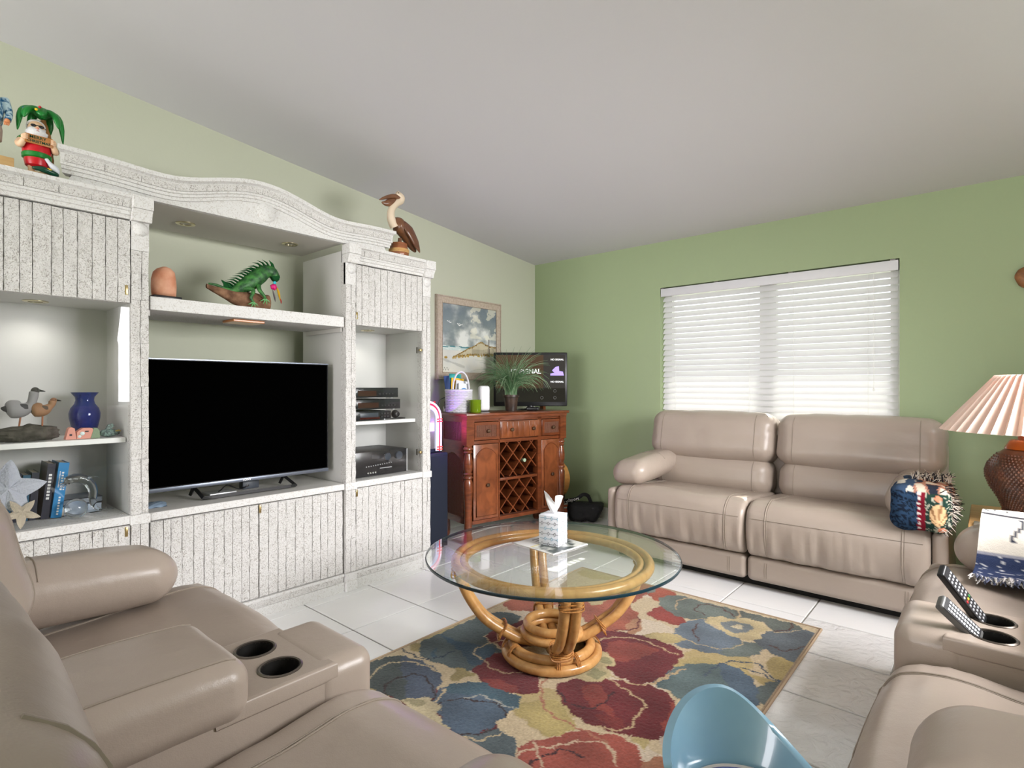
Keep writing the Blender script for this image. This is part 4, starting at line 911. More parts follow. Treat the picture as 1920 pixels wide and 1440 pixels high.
# --- trinkets in the left tower
SZ = .9735; DZ_ = .6345
m_drift = mat('grey_driftwood', lin(92, 86, 80), .85, var=(30, lin(60, 55, 50)), bump=(45, .8, .008))
def lump(c, r, seed, amp=.25, fr=2.2, seg=26, rings=16):
    return lambda p: p*(1+amp*noise.noise(Vector((p.x*fr+seed, p.y*fr, p.z*fr)))+amp*.4*noise.noise(Vector((p.x*fr*3, p.y*fr*3+seed, p.z*fr*3))))
def bird(t, c, s, cols, head_up):
    """wading bird seen from its side, beak towards +y"""
    x, y, z = c
    pts = catmull([(x, y-.046*s, z-.002*s), (x, y-.03*s, z), (x, y, z-.002*s), (x, y+.02*s, z+.012*s), (x, y+.028*s, z+.03*s*head_up), (x, y+.031*s, z+.05*s*head_up)], 5)
    k = len(pts); prof = [.002, .010, .016, .020, .023, .0245, .025, .025, .0245, .023, .021, .019, .017, .015, .013, .0118, .011, .0106, .0104, .0106, .0108, .0110, .0112, .0112, .011, .009]
    rr = [1.25*s*prof[min(len(prof)-1, int(i/(k-1)*(len(prof)-1)))] for i in range(k)]
    b = kid(MB().tube(pts, rr, 14), 'body', cols[0], t)
    hd = (x, y+.034*s, z+.052*s*head_up)
    kid(MB().ball(hd, .0125*s, 14, 10), 'head', cols[1], t)
    kid(MB().tube([(x, hd[1]+.010*s, hd[2]+.001*s), (x, hd[1]+.020*s, hd[2]-.001*s), (x, hd[1]+.028*s, hd[2]-.003*s)], [.0045*s, .003*s, .0008*s], 8), 'beak', m_blkm, t)
    kid(MB().ball((x+.0105*s, hd[1]+.005*s, hd[2]+.003*s), .002*s, 8, 6), 'eye', m_blk, t)
    wpts = catmull([(x+.018*s, y+.012*s, z+.006*s), (x+.021*s, y-.012*s, z+.004*s), (x+.012*s, y-.042*s, z+.001*s), (x+.003*s, y-.056*s, z+.004*s)], 5)
    kid(MB().tube(wpts, [s*.014*math.sin(PI*(.2+.75*i/(len(wpts)-1))) for i in range(len(wpts))], 10, sq=(1, .4)), 'wing', cols[2], t)
bd = thing('bird_carving', 'two carved shore birds on sticks standing on grey driftwood', 'carving', (-3.0, .39, SZ))
def dwood(p):
    q = lump(0, 0, 3.1, .30, 2.0)(p); q.z = max(q.z, -.8); q.z += .25*math.exp(-((p.y-.15)/.16)**2)*max(0, p.z) - .15*p.y*0 + (.35*max(0, p.z)*max(0, p.y)) - .25*max(0, -p.y-.3)*max(0, p.z); return q
kid(MB().ball((-3.0, .39, SZ+.028), (.045, .112, .033), 34, 20, fn=dwood), 'driftwood', m_drift, bd)
m_stick = mat('stick_wood', lin(170, 110, 80), .6)
kid(MB().tube([(-3.0, .372, SZ+.04), (-3.0, .381, SZ+.118)], .0032, 8), 'stick', m_stick, bd); kid(MB().tube([(-3.0, .447, SZ+.045), (-3.0, .449, SZ+.115)], .0032, 8), 'stick', m_stick, bd)
gl = mat('gull_grey', lin(150, 148, 150), .6); bird(bd, (-3.0, .385, SZ+.135), 1.18, (gl, mat('gull_dark', lin(70, 66, 66), .6), mat('gull_wing', lin(62, 60, 64), .6)), 1.2)
br_ = mat('bird_brown', lin(158, 118, 88), .6); bird(bd, (-3.0, .452, SZ+.130), .95, (br_, mat('bird_head_brown', lin(140, 98, 72), .6), mat('bird_wing', lin(88, 72, 62), .6)), .75)
# blue vase
vs_ = mat('cobalt_glass', lin(40, 60, 150), .06, trans=.55, ior=1.4, spec=.6); 
vb = MB().lathe([(.0, 0), (.034, 0), (.037, .004), (.050, .05), (.057, .085), (.058, .105), (.052, .128), (.038, .148), (.034, .164), (.036, .178), (.050, .197), (.052, .199), (.049, .198), (.033, .176), (.031, .164), (.035, .146), (.049, .125), (.055, .105), (.054, .085), (.047, .05), (.034, .006), (0, .005)], 40, cap=False)
v_ = vb.build('glass_vase', vs_); v_.location = (-3.07, .605, SZ+.001); tag(v_, 'cobalt blue glass vase with a flared rim on the tower shelf', 'vase')
# pink cottage trinket
pk = mat('salmon_ceramic', lin(214, 146, 128), .5); pt = thing('ceramic_trinket', 'small salmon pink ceramic trinket with a green end in front of the vase', 'ornament', (-2.96, .56, SZ))
kid(MB().prism([(.515, SZ+.001), (.552, SZ+.001), (.546, SZ+.047), (.538, SZ+.052), (.532, SZ+.052), (.525, SZ+.046)], -2.985, -2.945, 'x'), 'tower', pk, pt, False)
kid(MB().prism([(.553, SZ+.001), (.600, SZ+.001), (.612, SZ+.036), (.606, SZ+.046), (.575, SZ+.047), (.562, SZ+.038), (.553, SZ+.03)], -2.985, -2.945, 'x'), 'arch', pk, pt, False)
kid(MB().prism([(.601, SZ+.001), (.634, SZ+.001), (.632, SZ+.036), (.622, SZ+.046), (.612, SZ+.044)], -2.983, -2.943, 'x'), 'hedge', mat('sage_ceramic', lin(128, 146, 118), .6, bump=(200, .6, .004)), pt, False)
kid(MB().lathe([(.008, 0), (.008, .003), (0, .004)], 16, M=place((-2.945, .572, SZ+.024), 0, 0, PI/2)), 'shell_disc', mat('pale_shell', lin(200, 216, 214), .3), pt)
kid(MB().lathe([(.006, 0), (.006, .003), (0, .004)], 16, M=place((-2.945, .562, SZ+.012), 0, 0, PI/2)), 'shell_disc', MATS['pale_shell'], pt)
kid(MB().box(-2.9455, -2.944, .528, .537, SZ+.016, SZ+.024).box(-2.9455, -2.944, .581, .594, SZ+.030, SZ+.035), 'openings', m_blkm, pt, False)
# grey green fish
fs_ = thing('fish_figurine', 'grey green patterned fish figurine with a raised tail on the tower shelf', 'ornament', (-2.97, .67, SZ))
m_fish = mat('verdigris_ceramic', lin(122, 146, 138), .4, var=(140, lin(70, 86, 84), .15))
pts = catmull([(-2.96, .710, SZ+.020), (-2.96, .69, SZ+.020), (-2.96, .665, SZ+.020), (-2.965, .645, SZ+.020), (-2.97, .637, SZ+.02)], 6)
kid(MB().tube(pts, [.004+.014*math.sin(PI*min(1, (i+1)/(len(pts)-.5))) for i in range(len(pts))], 14), 'body', m_fish, fs_)
kid(MB().prism([(.650, SZ+.02), (.668, SZ+.02), (.690, SZ+.052), (.683, SZ+.061), (.668, SZ+.057)], -2.972, -2.958, 'x'), 'tail', m_fish, fs_, False)
kid(MB().tube([(-2.95, .69, SZ+.027), (-2.95, .705, SZ+.03), (-2.95, .712, SZ+.026)], [.003, .004, .002], 8), 'fin', mat('ochre_glaze', lin(170, 150, 84), .4), fs_)
kid(MB().ball((-2.946, .703, SZ+.018), .003, 8, 6), 'eye', m_blk, fs_)
# books
def book(label, y0, x0, w_, th, h, cov, pg, lean=0, group='books standing in the tower', strokes=None):
    t = thing('book', label, 'book', (x0-w_/2, y0, DZ_), 0, group)
    M = Matrix.Translation((x0, y0, DZ_ + th*abs(math.sin(lean)) + .0005)) @ Matrix.Rotation(lean, 4, 'X')
    c = MB().box(-w_, 0, 0, .002, 0, h, M).box(-w_, 0, th-.002, th, 0, h, M).box(-.002, .0, .002, th-.002, 0, h, M)
    kid(c, 'cover', cov, t, False); kid(MB().box(-w_+.004, -.002, .002, th-.002, .003, h-.003, M), 'pages', pg, t, False)
    if strokes:
        s = MB()
        for (a, b, z0, z1) in strokes: s.box(0, .0006, a*th, b*th, z0*h, z1*h, M)
        kid(s, 'spine_print', m_wht, t, False)
    return t
m_pg = mat('paper_pages', lin(214, 204, 186), .8)
cy = mat('cyan_cover', lin(18, 128, 190), .4); nv = mat('navy_cover', lin(24, 28, 48), .4)
st_ = [(.2, .3, .55+.025*i, .567+.025*i) for i in range(12)] + [(.42, .62, .50+.05*i, .53+.05*i) for i in range(7)] + [(.7, .85, .5+.04*i, .52+.04*i) for i in range(6)] + [(.45, .65, .05+.05*i, .08+.05*i) for i in range(7)]
book('cyan blue hardback book leaning at the end of the row behind the starfish', .478, -3.02, .15, .036, .235, cy, m_pg, rad(-7), strokes=st_)
book('navy black hardback book with white spine print behind the large starfish', .447, -3.03, .15, .026, .235, nv, m_pg, rad(-6), strokes=[(.3, .7, .35+.06*i, .39+.06*i) for i in range(8)])
for i in range(5): book(('slim navy paperback book standing behind the large starfish', 'slim teal paperback book standing behind the large starfish')[i % 2], .30+.028*i, -3.05, .14, .024, .20-.008*(i % 2), (nv, mat('teal_cover', lin(30, 84, 110), .4))[i % 2], m_pg, rad(-3))
bk = thing('book', 'flat silver blue book lying behind the glass dolphin', 'book', (-3.09, .57, DZ_))
kid(MB().box(-3.20, -3.04, .527, .66, DZ_, DZ_+.003).box(-3.20, -3.04, .527, .66, DZ_+.040, DZ_+.043).box(-3.043, -3.04, .527, .66, DZ_, DZ_+.043), 'cover', mat('silver_blue_cover', lin(120, 138, 164), .3, var=(6, lin(190, 200, 212))), bk, False)
kid(MB().box(-3.198, -3.043, .517, .655, DZ_+.003, DZ_+.040), 'pages', m_pg, bk, False)
bk2 = thing('book', 'thin grey book lying on top of the silver blue book', 'book', (-3.1, .58, DZ_+.043))
kid(MB().box(-3.20, -3.05, .52, .665, DZ_+.0435, DZ_+.046).box(-3.20, -3.05, .52, .665, DZ_+.066, DZ_+.069).box(-3.053, -3.05, .52, .665, DZ_+.0435, DZ_+.069), 'cover', mat('grey_blue_cover', lin(120, 128, 138), .35), bk2, False)
kid(MB().box(-3.198, -3.053, .522, .66, DZ_+.046, DZ_+.066), 'pages', m_pg, bk2, False)
# starfish
def starfish(name, label, c, R, rin, th, m, tilt, rot, seed):
    N = 50; out = []; rr_ = random.Random(seed)
    arms = [rr_.uniform(.9, 1.08) for _ in range(5)]
    def fn(u, v):
        a = 2*PI*u; k = a/(2*PI/5); f = abs((k % 1)-.5)*2     # 1 at arm tip, 0 in the notch
        r = rin + (R*arms[int(round(k)) % 5]-rin)*f**1.5
        s = min(1, v/.9) if v < .9 else 1
        q = r*s; ridge = max(0, 1-(abs((k+.5) % 1-.5)*2)*min(1, q/rin*.8)*1.2)
        z = th*(1-s**2)*(.35+.65*ridge) * (1-.55*q/R) + th*.14*noise.noise(Vector((q*math.cos(a)*240, q*math.sin(a)*240, seed)))
        return Vector((q*math.cos(a), q*math.sin(a), max(z, .0005 if s < 1 else 0)))
    mb = MB(); mb.grid(fn, 90, 14, True); mb.grid(lambda u, v: Vector((fn(u, v).x, fn(u, v).y, -th*.25*(1-min(1, v/.9)))), 90, 6, True)
    M = Matrix.Translation(c) @ Matrix.Rotation(rad(90), 4, 'Z') @ Matrix.Rotation(tilt, 4, 'X') @ Matrix.Rotation(rot, 4, 'Z')
    mb.v = [M @ p for p in mb.v]; return tag(mb.build(name, m, None, True, 80), label, 'starfish')
starfish('starfish', 'large rough white starfish leaning against the books', (-2.945, .330, DZ_+.150), .120, .066, .040, mat('white_plaster', lin(200, 204, 216), .9, bump=(160, 1., .006)), rad(72), rad(10), 2)
starfish('starfish', 'small sandy knobbly starfish standing on the tower deck', (-2.888, .368, DZ_+.064), .062, .026, .022, mat('sandy_starfish', lin(205, 192, 172), .9, bump=(220, 1., .005)), rad(65), rad(-24), 5)
# glass dolphin over a ball
m_gls = mat('clear_crystal', (.93, .95, .95), .02, trans=1., ior=1.42)
dl = thing('glass_dolphin', 'clear glass dolphin leaping over a glass ball', 'figurine', (-2.97, .555, DZ_))
kid(MB().ball((-2.955, .553, DZ_+.043), .041, 28, 18), 'ball', m_gls, dl)
pts = catmull([(-2.96, .497, DZ_+.148), (-2.96, .513, DZ_+.153), (-2.96, .535, DZ_+.168), (-2.96, .565, DZ_+.170), (-2.96, .597, DZ_+.148), (-2.96, .612, DZ_+.108), (-2.965, .612, DZ_+.065), (-2.97, .622, DZ_+.035), (-2.97, .645, DZ_+.02)], 5)
prf = [.0035, .005, .0075, .014, .019, .021, .0215, .021, .020, .019, .018, .0165, .015, .013, .011, .009, .0075, .006, .005]
n_ = len(pts); rr = [prf[int(i/(n_-1)*(len(prf)-1))] for i in range(n_)]
kid(MB().tube(pts, rr, 16), 'body', m_gls, dl, True, 80)
kid(MB().tube([(-2.955, .499, DZ_+.138), (-2.955, .51, DZ_+.143), (-2.955, .52, DZ_+.150)], [.003, .004, .006], 10), 'lower_beak', m_gls, dl)
kid(MB().tube(catmull([(-2.96, .59, DZ_+.163), (-2.96, .615, DZ_+.172), (-2.96, .632, DZ_+.165)], 5), [.010, .009, .008, .007, .006, .0055, .005, .004, .003, .002, .001], 8, sq=(.35, 1)), 'dorsal_fin', m_gls, dl)
kid(MB().tube([(-2.97, .64, DZ_+.022), (-2.95, .67, DZ_+.02), (-2.94, .685, DZ_+.024)], [.006, .007, .001], 8, sq=(.35, 1)), 'fluke', m_gls, dl)
kid(MB().tube([(-2.97, .64, DZ_+.022), (-2.99, .665, DZ_+.02), (-3.01, .675, DZ_+.022)], [.006, .007, .001], 8, sq=(.35, 1)), 'fluke', m_gls, dl)
# --- on the shelf above the television
HZ = 1.6065
sl_ = thing('salt_lamp', 'rounded orange pink salt lamp on a black base', 'lamp', (-2.96, .885, HZ))
kid(MB().box(-3.02, -2.90, .825, .945, HZ, HZ+.018, bev=.004), 'base', m_blk, sl_)
sv = MB().lathe([(0, 0), (.047, 0), (.051, .018), (.052, .05), (.050, .085), (.043, .115), (.028, .134), (.012, .141), (0, .142)], 32, (-2.96, .885, HZ+.018))
sv.v = [q + (q-Vector((-2.96, .885, HZ+.08)))*.10*noise.noise((q-Vector((-2.96, .885, HZ)))*28) for q in sv.v]
kid(sv, 'crystal', mat('salt_crystal', lin(222, 168, 138), .55, var=(16, lin(198, 130, 98)), emit=(lin(230, 150, 110), .04)), sl_, True, 80)
tag(MB().box(-3.0, -2.9, 1.0, 1.075, HZ, HZ+.009, bev=.004).build('media_remote', m_blk), 'small flat black remote lying beside the salt lamp', 'remote')
ig = thing('iguana_figurine', 'green spiny iguana figurine crouching on a piece of brown driftwood', 'figurine', (-2.97, 1.27, HZ))
m_bark = mat('brown_driftwood', lin(142, 106, 80), .85, var=(26, lin(96, 66, 46)), bump=(50, .8, .008))
def igw(u, v):
    # tapering log: thick at the right, lifted pointed end at the left
    y = 1.075 + .31*u; r = .010+.036*math.sin(min(1, u*1.15)*PI*.55)**1.2; zc = HZ+.098-.115*u+.06*u*u
    a = 2*PI*v; k = 1+.18*noise.noise(Vector((math.cos(a)*1.6, math.sin(a)*1.6, u*6)))
    return Vector((-2.965+r*k*1.0*math.cos(a), y, max(HZ+.001, zc+r*k*math.sin(a))))
kid(MB().grid(lambda v, u: igw(u, v), 26, 30, True), 'driftwood', m_bark, ig, True, 70)
m_ig = mat('iguana_green', lin(66, 128, 58), .45, var=(38, lin(22, 58, 34), .35), bump=(130, .6, .004)); m_igd = mat('iguana_dark_green', lin(26, 74, 38), .9, spec=.1)
sp = catmull([(-2.965, 1.085, HZ+.112), (-2.962, 1.125, HZ+.108), (-2.962, 1.165, HZ+.092), (-2.962, 1.20, HZ+.090), (-2.96, 1.245, HZ+.112), (-2.96, 1.295, HZ+.150), (-2.96, 1.335, HZ+.185), (-2.96, 1.365, HZ+.212), (-2.955, 1.40, HZ+.215), (-2.952, 1.425, HZ+.19)], 6)
br2 = [.004, .007, .011, .018, .034, .043, .042, .037, .032, .022]
n_ = len(sp); rr = [float(np.interp(i/(n_-1)*9, range(10), br2)) for i in range(n_)]
bdy = kid(MB().tube(sp, rr, 18), 'body', m_ig, ig, True, 80)
for i in range(12, n_-5, 2):          # crest of backward pointing spines
    p = sp[i]; t_ = (sp[i+1]-sp[i-1]).normalized(); nr = Vector((0, -t_.z, t_.y)); b0 = p+nr*rr[i]*.8
    h = .034+.012*math.sin((i-12)/(n_-17)*PI)
    kid(MB().tube([b0, b0+nr*h*.55-t_*h*.35, b0+nr*h*.9-t_*h*1.0], [.012, .008, .0006], 6, sq=(.5, 1)), 'spine', m_igd, bdy)
kid(MB().ball((-2.95, 1.418, HZ+.195), (.022, .026, .030), 18, 12, fn=lump(0, 0, 4, .18, 2.6)), 'head', m_igd, ig, True, 80)
for dz, dy in ((.235, 1.405), (.23, 1.425), (.24, 1.385)): kid(MB().tube([(-2.95, dy, HZ+dz-.02), (-2.95, dy+.004, HZ+dz+.006)], [.006, .0008], 6), 'horn', m_igd, ig)
kid(MB().ball((-2.931, 1.425, HZ+.205), .004, 8, 6), 'eye', m_blk, ig)
for pts in ([(-2.94, 1.245, HZ+.105), (-2.915, 1.285, HZ+.10), (-2.905, 1.27, HZ+.055), (-2.905, 1.282, HZ+.035)], [(-2.94, 1.325, HZ+.14), (-2.91, 1.315, HZ+.105), (-2.902, 1.335, HZ+.075), (-2.905, 1.345, HZ+.06)]):
    c = catmull(pts, 5); lg = kid(MB().tube(c, [.013-.007*i/(len(c)-1) for i in range(len(c))], 10), 'leg', m_ig, ig)
    e = Vector(pts[-1])
    for k in range(4):
        a = rad(-150+k*38); d = Vector((.006, math.cos(a), math.sin(a)))
        kid(MB().tube([e, e+d*.018+Vector((.004, 0, 0)), e+d*.032], [.004, .003, .0008], 6), 'claw', mat('claw_green', lin(96, 160, 96), .45), lg)
kid(MB().ball((-2.925, 1.40, HZ+.132), (.012, .016, .016), 14, 10, fn=lump(0, 0, 9, .4, 3)), 'flower', mat('magenta_petal', lin(204, 24, 110), .5), ig, True, 80)
kid(MB().ball((-2.925, 1.405, HZ+.156), (.007, .009, .009), 12, 8), 'bead', mat('turquoise_bead', lin(40, 180, 190), .4), ig)
def leaf(pts, w_, m, nm): kid(MB().tube(catmull(pts, 5), [max(.0008, w_*math.sin(PI*i/(5*(len(pts)-1)))) for i in range(5*(len(pts)-1)+1)], 8, sq=(1, .18)), nm, m, ig)
leaf([(-2.92, 1.412, HZ+.135), (-2.92, 1.425, HZ+.10), (-2.92, 1.432, HZ+.062)], .013, mat('yellow_feather', lin(236, 184, 40), .5), 'feather')
leaf([(-2.918, 1.432, HZ+.075), (-2.918, 1.437, HZ+.058), (-2.918, 1.438, HZ+.044)], .007, mat('red_feather', lin(200, 30, 40), .5), 'feather')
leaf([(-2.93, 1.395, HZ+.12), (-2.93, 1.405, HZ+.085), (-2.93, 1.412, HZ+.052)], .012, mat('grey_feather', lin(170, 160, 170), .5), 'feather')
# --- on top of the unit: pelican and figurines
pe = thing('pelican_carving', 'carved wooden pelican standing on a rope bound post', 'carving', (-2.868, 2.192, 2.034))
m_pw = wood('pelican_brown', lin(96, 62, 40), lin(122, 80, 52), (20, 4, 20), .35); m_pn = mat('pelican_cream', lin(214, 196, 172), .5); m_pp = wood('post_wood', lin(150, 90, 50), lin(118, 66, 36), (4, 4, 40), .6)
PX, PY, PZ = -2.868, 2.192, 2.034
def stave(a, z): return 1+.03*math.cos(a*9)
kid(MB().lathe([(.058, 0), (.062, .012), (.060, .035), (.056, .05), (.050, .085), (.0, .088)], 36, (PX, PY, PZ), wob=stave), 'post', m_pp, pe)
for dz in (.026, .034, .042): kid(MB().tube([(PX+.0615*math.cos(2*PI*k/28), PY+.0615*math.sin(2*PI*k/28), PZ+dz) for k in range(28)], .004, 6, closed=True), 'rope', mat('rope', lin(196, 156, 100), .8), pe)
kid(MB().tube([(PX, PY+.004, PZ+.08), (PX, PY+.008, PZ+.12)], .013, 10), 'foot', m_pw, pe)
c = catmull([(PX, PY+.135, PZ+.055), (PX, PY+.10, PZ+.10), (PX, PY+.05, PZ+.165), (PX, PY-.01, PZ+.205), (PX, PY-.045, PZ+.205)], 7)
rr = [float(np.interp(i/(len(c)-1), [0, .15, .45, .75, 1], [.006, .024, .047, .05, .026])) for i in range(len(c))]
kid(MB().tube(c, rr, 20, sq=(1, .9)), 'body', m_pw, pe, True, 80)
c = catmull([(PX+.036, PY+.142, PZ+.048), (PX+.045, PY+.10, PZ+.105), (PX+.046, PY+.05, PZ+.17), (PX+.034, PY+.01, PZ+.222)], 7)
kid(MB().tube(c, [float(np.interp(i/(len(c)-1), [0, .3, .7, 1], [.004, .03, .038, .012])) for i in range(len(c))], 16, sq=(1, .35)), 'wing', wood('pelican_wing', lin(84, 50, 34), lin(110, 72, 50), (20, 4, 20), .3), pe, True, 80)
c = catmull([(PX, PY-.035, PZ+.185), (PX, PY-.062, PZ+.235), (PX, PY-.058, PZ+.29), (PX, PY-.025, PZ+.335), (PX, PY+.008, PZ+.36), (PX, PY+.012, PZ+.385), (PX, PY-.02, PZ+.402)], 6)
kid(MB().tube(c, [float(np.interp(i/(len(c)-1), [0, .3, .6, .8, 1], [.03, .023, .022, .027, .020])) for i in range(len(c))], 16), 'neck', m_pn, pe, True, 80)
kid(MB().tube(catmull([(PX, PY+.005, PZ+.378), (PX, PY-.045, PZ+.378), (PX, PY-.11, PZ+.352), (PX, PY-.152, PZ+.328)], 5), [.024, .024, .0235, .023, .022, .021, .02, .0185, .017, .015, .0135, .0115, .0095, .007, .005, .001], 12, sq=(.75, .8)), 'bill', m_pw, pe, True, 80)
kid(MB().tube(catmull([(PX, PY-.03, PZ+.352), (PX, PY-.075, PZ+.330), (PX, PY-.105, PZ+.318), (PX, PY-.135, PZ+.318)], 5), [.016, .02, .023, .025, .026, .026, .025, .024, .022, .02, .0175, .015, .012, .009, .006, .001], 12, sq=(.9, .7)), 'pouch', m_pw, pe, True, 80)
kid(MB().ball((PX+.021, PY-.018, PZ+.402), .004, 8, 6), 'eye', m_blk, pe)
# beach figurine
def fig():
    FX, FY, FZ = -2.852, .408, 2.0335
    t = thing('beach_figurine', 'white bearded man figurine in sunglasses under a palm tree holding a wooden sign', 'figurine', (FX, FY, FZ))
    red = mat('red_glaze', lin(190, 20, 34), .3); grn = mat('green_glaze', lin(22, 120, 44), .3); skin = mat('skin_glaze', lin(226, 190, 156), .5); wb_ = mat('white_beard', lin(226, 226, 228), .6, bump=(220, .6, .003)); dgr = mat('dark_green_glaze', lin(12, 66, 46), .25)
    P = lambda dx, dy, dz: (FX+dx, FY+dy, FZ+dz)
    kid(MB().ball(P(0, .004, .006), (.042, .058, .0075), 24, 10), 'sand_base', mat('sand_glaze', lin(206, 178, 136), .8), t)
    for s in (-1, 1): kid(MB().tube([P(.012, s*.017, .010), P(.012, s*.018, .034)], [.010, .011], 10), 'leg', skin, t); 
    kid(MB().lathe([(.024, 0), (.036, .008), (.040, .028), (.040, .038)], 24, P(.006, 0, .028)), 'shorts', red, t)
    kid(MB().lathe([(.040, 0), (.046, .004), (.047, .018), (.044, .022)], 24, P(.006, 0, .062)), 'belt', grn, t)
    kid(MB().lathe([(.044, 0), (.046, .02), (.042, .045), (.032, .062), (.016, .072)], 24, P(.006, 0, .082)), 'shirt', red, t)
    for s in (-1, 1):
        kid(MB().tube(catmull([P(.008, s*.036, .138), P(.016, s*.054, .112), P(.034, s*.052, .102), P(.048, s*.044, .120)], 4), [.013, .014, .0145, .014, .0135, .013, .0125, .012, .0115, .011, .0105, .010, .010], 10), 'arm', skin, t)
        h = kid(MB().ball(P(.052, s*.044, .128), (.009, .010, .012), 12, 8), 'hand', skin, t)
        for k in range(4): kid(MB().tube([P(.058, s*.047, .120+k*.0052), P(.0625, s*.041, .120+k*.0052), P(.061, s*.034, .120+k*.0052)], [.003, .003, .002], 6), 'finger', skin, h)
        kid(MB().tube([P(.004, s*.030, .142), P(.010, s*.048, .124)], [.017, .016], 10), 'sleeve', grn, t)
    kid(MB().ball(P(.010, -.002, .182), (.026, .027, .031), 20, 14), 'head', skin, t)
    kid(MB().ball(P(.002, -.002, .190), (.029, .031, .032), 20, 14, fn=lambda p: p if not (p.x > .35 and p.z < .45) else Vector((.2, p.y, p.z))), 'hair', wb_, t)
    kid(MB().ball(P(.022, -.002, .160), (.021, .033, .027), 22, 14, fn=lump(0, 0, 2, .22, 3.2)), 'beard', wb_, t, True, 80)
    kid(MB().ball(P(.040, -.002, .176), .0045, 10, 8), 'nose', mat('nose_pink', lin(214, 140, 120), .5), t)
    kid(MB().ball(P(.0425, -.002, .166), (.0025, .005, .002), 10, 6), 'mouth', mat('lip_pink', lin(186, 100, 90), .5), t)
    g = kid(MB().tube([P(.010, -.029, .190), P(.033, -.012, .189), P(.037, -.002, .189), P(.033, .010, .189), P(.010, .028, .190)], .0014, 6), 'sunglasses', m_blk, t)
    for s in (-1, 1): kid(MB().ball(P(.0335, -.002+s*.0115, .187), (.004, .0095, .0062), 14, 8), 'lens', m_blk, g)
    sg = kid(MB().box(FX+.050, FX+.057, FY-.043, FY+.043, FZ+.108, FZ+.144, bev=.003), 'sign', wood('sign_wood', lin(190, 128, 66), lin(166, 104, 50), (4, 2, 30), .5), t)
    lettering('MERRY', .0165, dgr, sg, P(.0575, -.004, .133), (0, 1, 0), (0, 0, 1), .0003, .0003); lettering('CHRISTMAS', .0135, dgr, sg, P(.0575, -.002, .1175), (0, 1, 0), (0, 0, 1), .0003, .0003)
    tr = catmull([P(-.012, .048, .010), P(-.010, .046, .08), P(-.012, .040, .16), P(-.014, .022, .232)], 5)
    k_ = kid(MB().tube(tr, [.010 if i % 2 else .0085 for i in range(len(tr))], 12), 'palm_trunk', mat('trunk_glaze', lin(140, 96, 46), .5), t, True, 20)
    top = Vector(P(-.012, .018, .240))
    for i, (dy, dz, dx, L_) in enumerate(((-.075, -.075, .015, 1), (-.06, -.03, .045, 1), (.065, -.085, .01, 1), (.045, -.04, .045, 1), (-.01, -.012, .06, 1), (-.03, -.05, -.04, 1), (.03, -.05, -.04, 1))):
        c = catmull([top, top+Vector((dx*.35, dy*.4, .022)), top+Vector((dx*.8, dy*.85, .004)), top+Vector((dx, dy, dz))], 5)
        kid(MB().tube(c, [float(np.interp(q/(len(c)-1), [0, .35, .8, 1], [.014, .021, .015, .003])) for q in range(len(c))], 10, sq=(.62, 1)), 'frond', grn, t, True, 80)
    for i, (dx, dy, dz, cl) in enumerate(((.016, -.040, .250, 'b'), (.042, .004, .262, 'r'), (.05, -.008, .246, 'y'), (.03, .058, .228, 'b'), (.032, .062, .220, 'y'))):
        kid(MB().ball(P(dx, dy, dz), .0052, 10, 8), 'bauble', {'b': mat('blue_glaze', lin(30, 70, 190), .2), 'r': red, 'y': mat('yellow_glaze', lin(240, 196, 30), .3)}[cl], t)
    sb = kid(MB().tube(catmull([P(.045, -.02, .018), P(.050, .012, .018), P(.045, .045, .012), P(.035, .062, .008)], 5), [float(np.interp(q/15, [0, .3, .8, 1], [.005, .014, .012, .003])) for q in range(16)], 12, sq=(.8, 1)), 'surfboard', dgr, t, True, 80)
    kid(MB().ball(P(.058, .028, .020), (.003, .010, .005), 10, 6), 'stripe', MATS['yellow_glaze'], sb)
    kid(MB().tube(catmull([P(.04, .060, .012), P(.04, .05, .032), P(.04, .036, .048), P(.042, .026, .060), P(.044, .022, .066)], 4), [.002, .008, .011, .013, .013, .012, .011, .009, .008, .007, .0065, .0065, .0065, .0065, .006, .005, .003], 10), 'gull', mat('gull_white', lin(214, 218, 226), .5), t, True, 80)
fig()
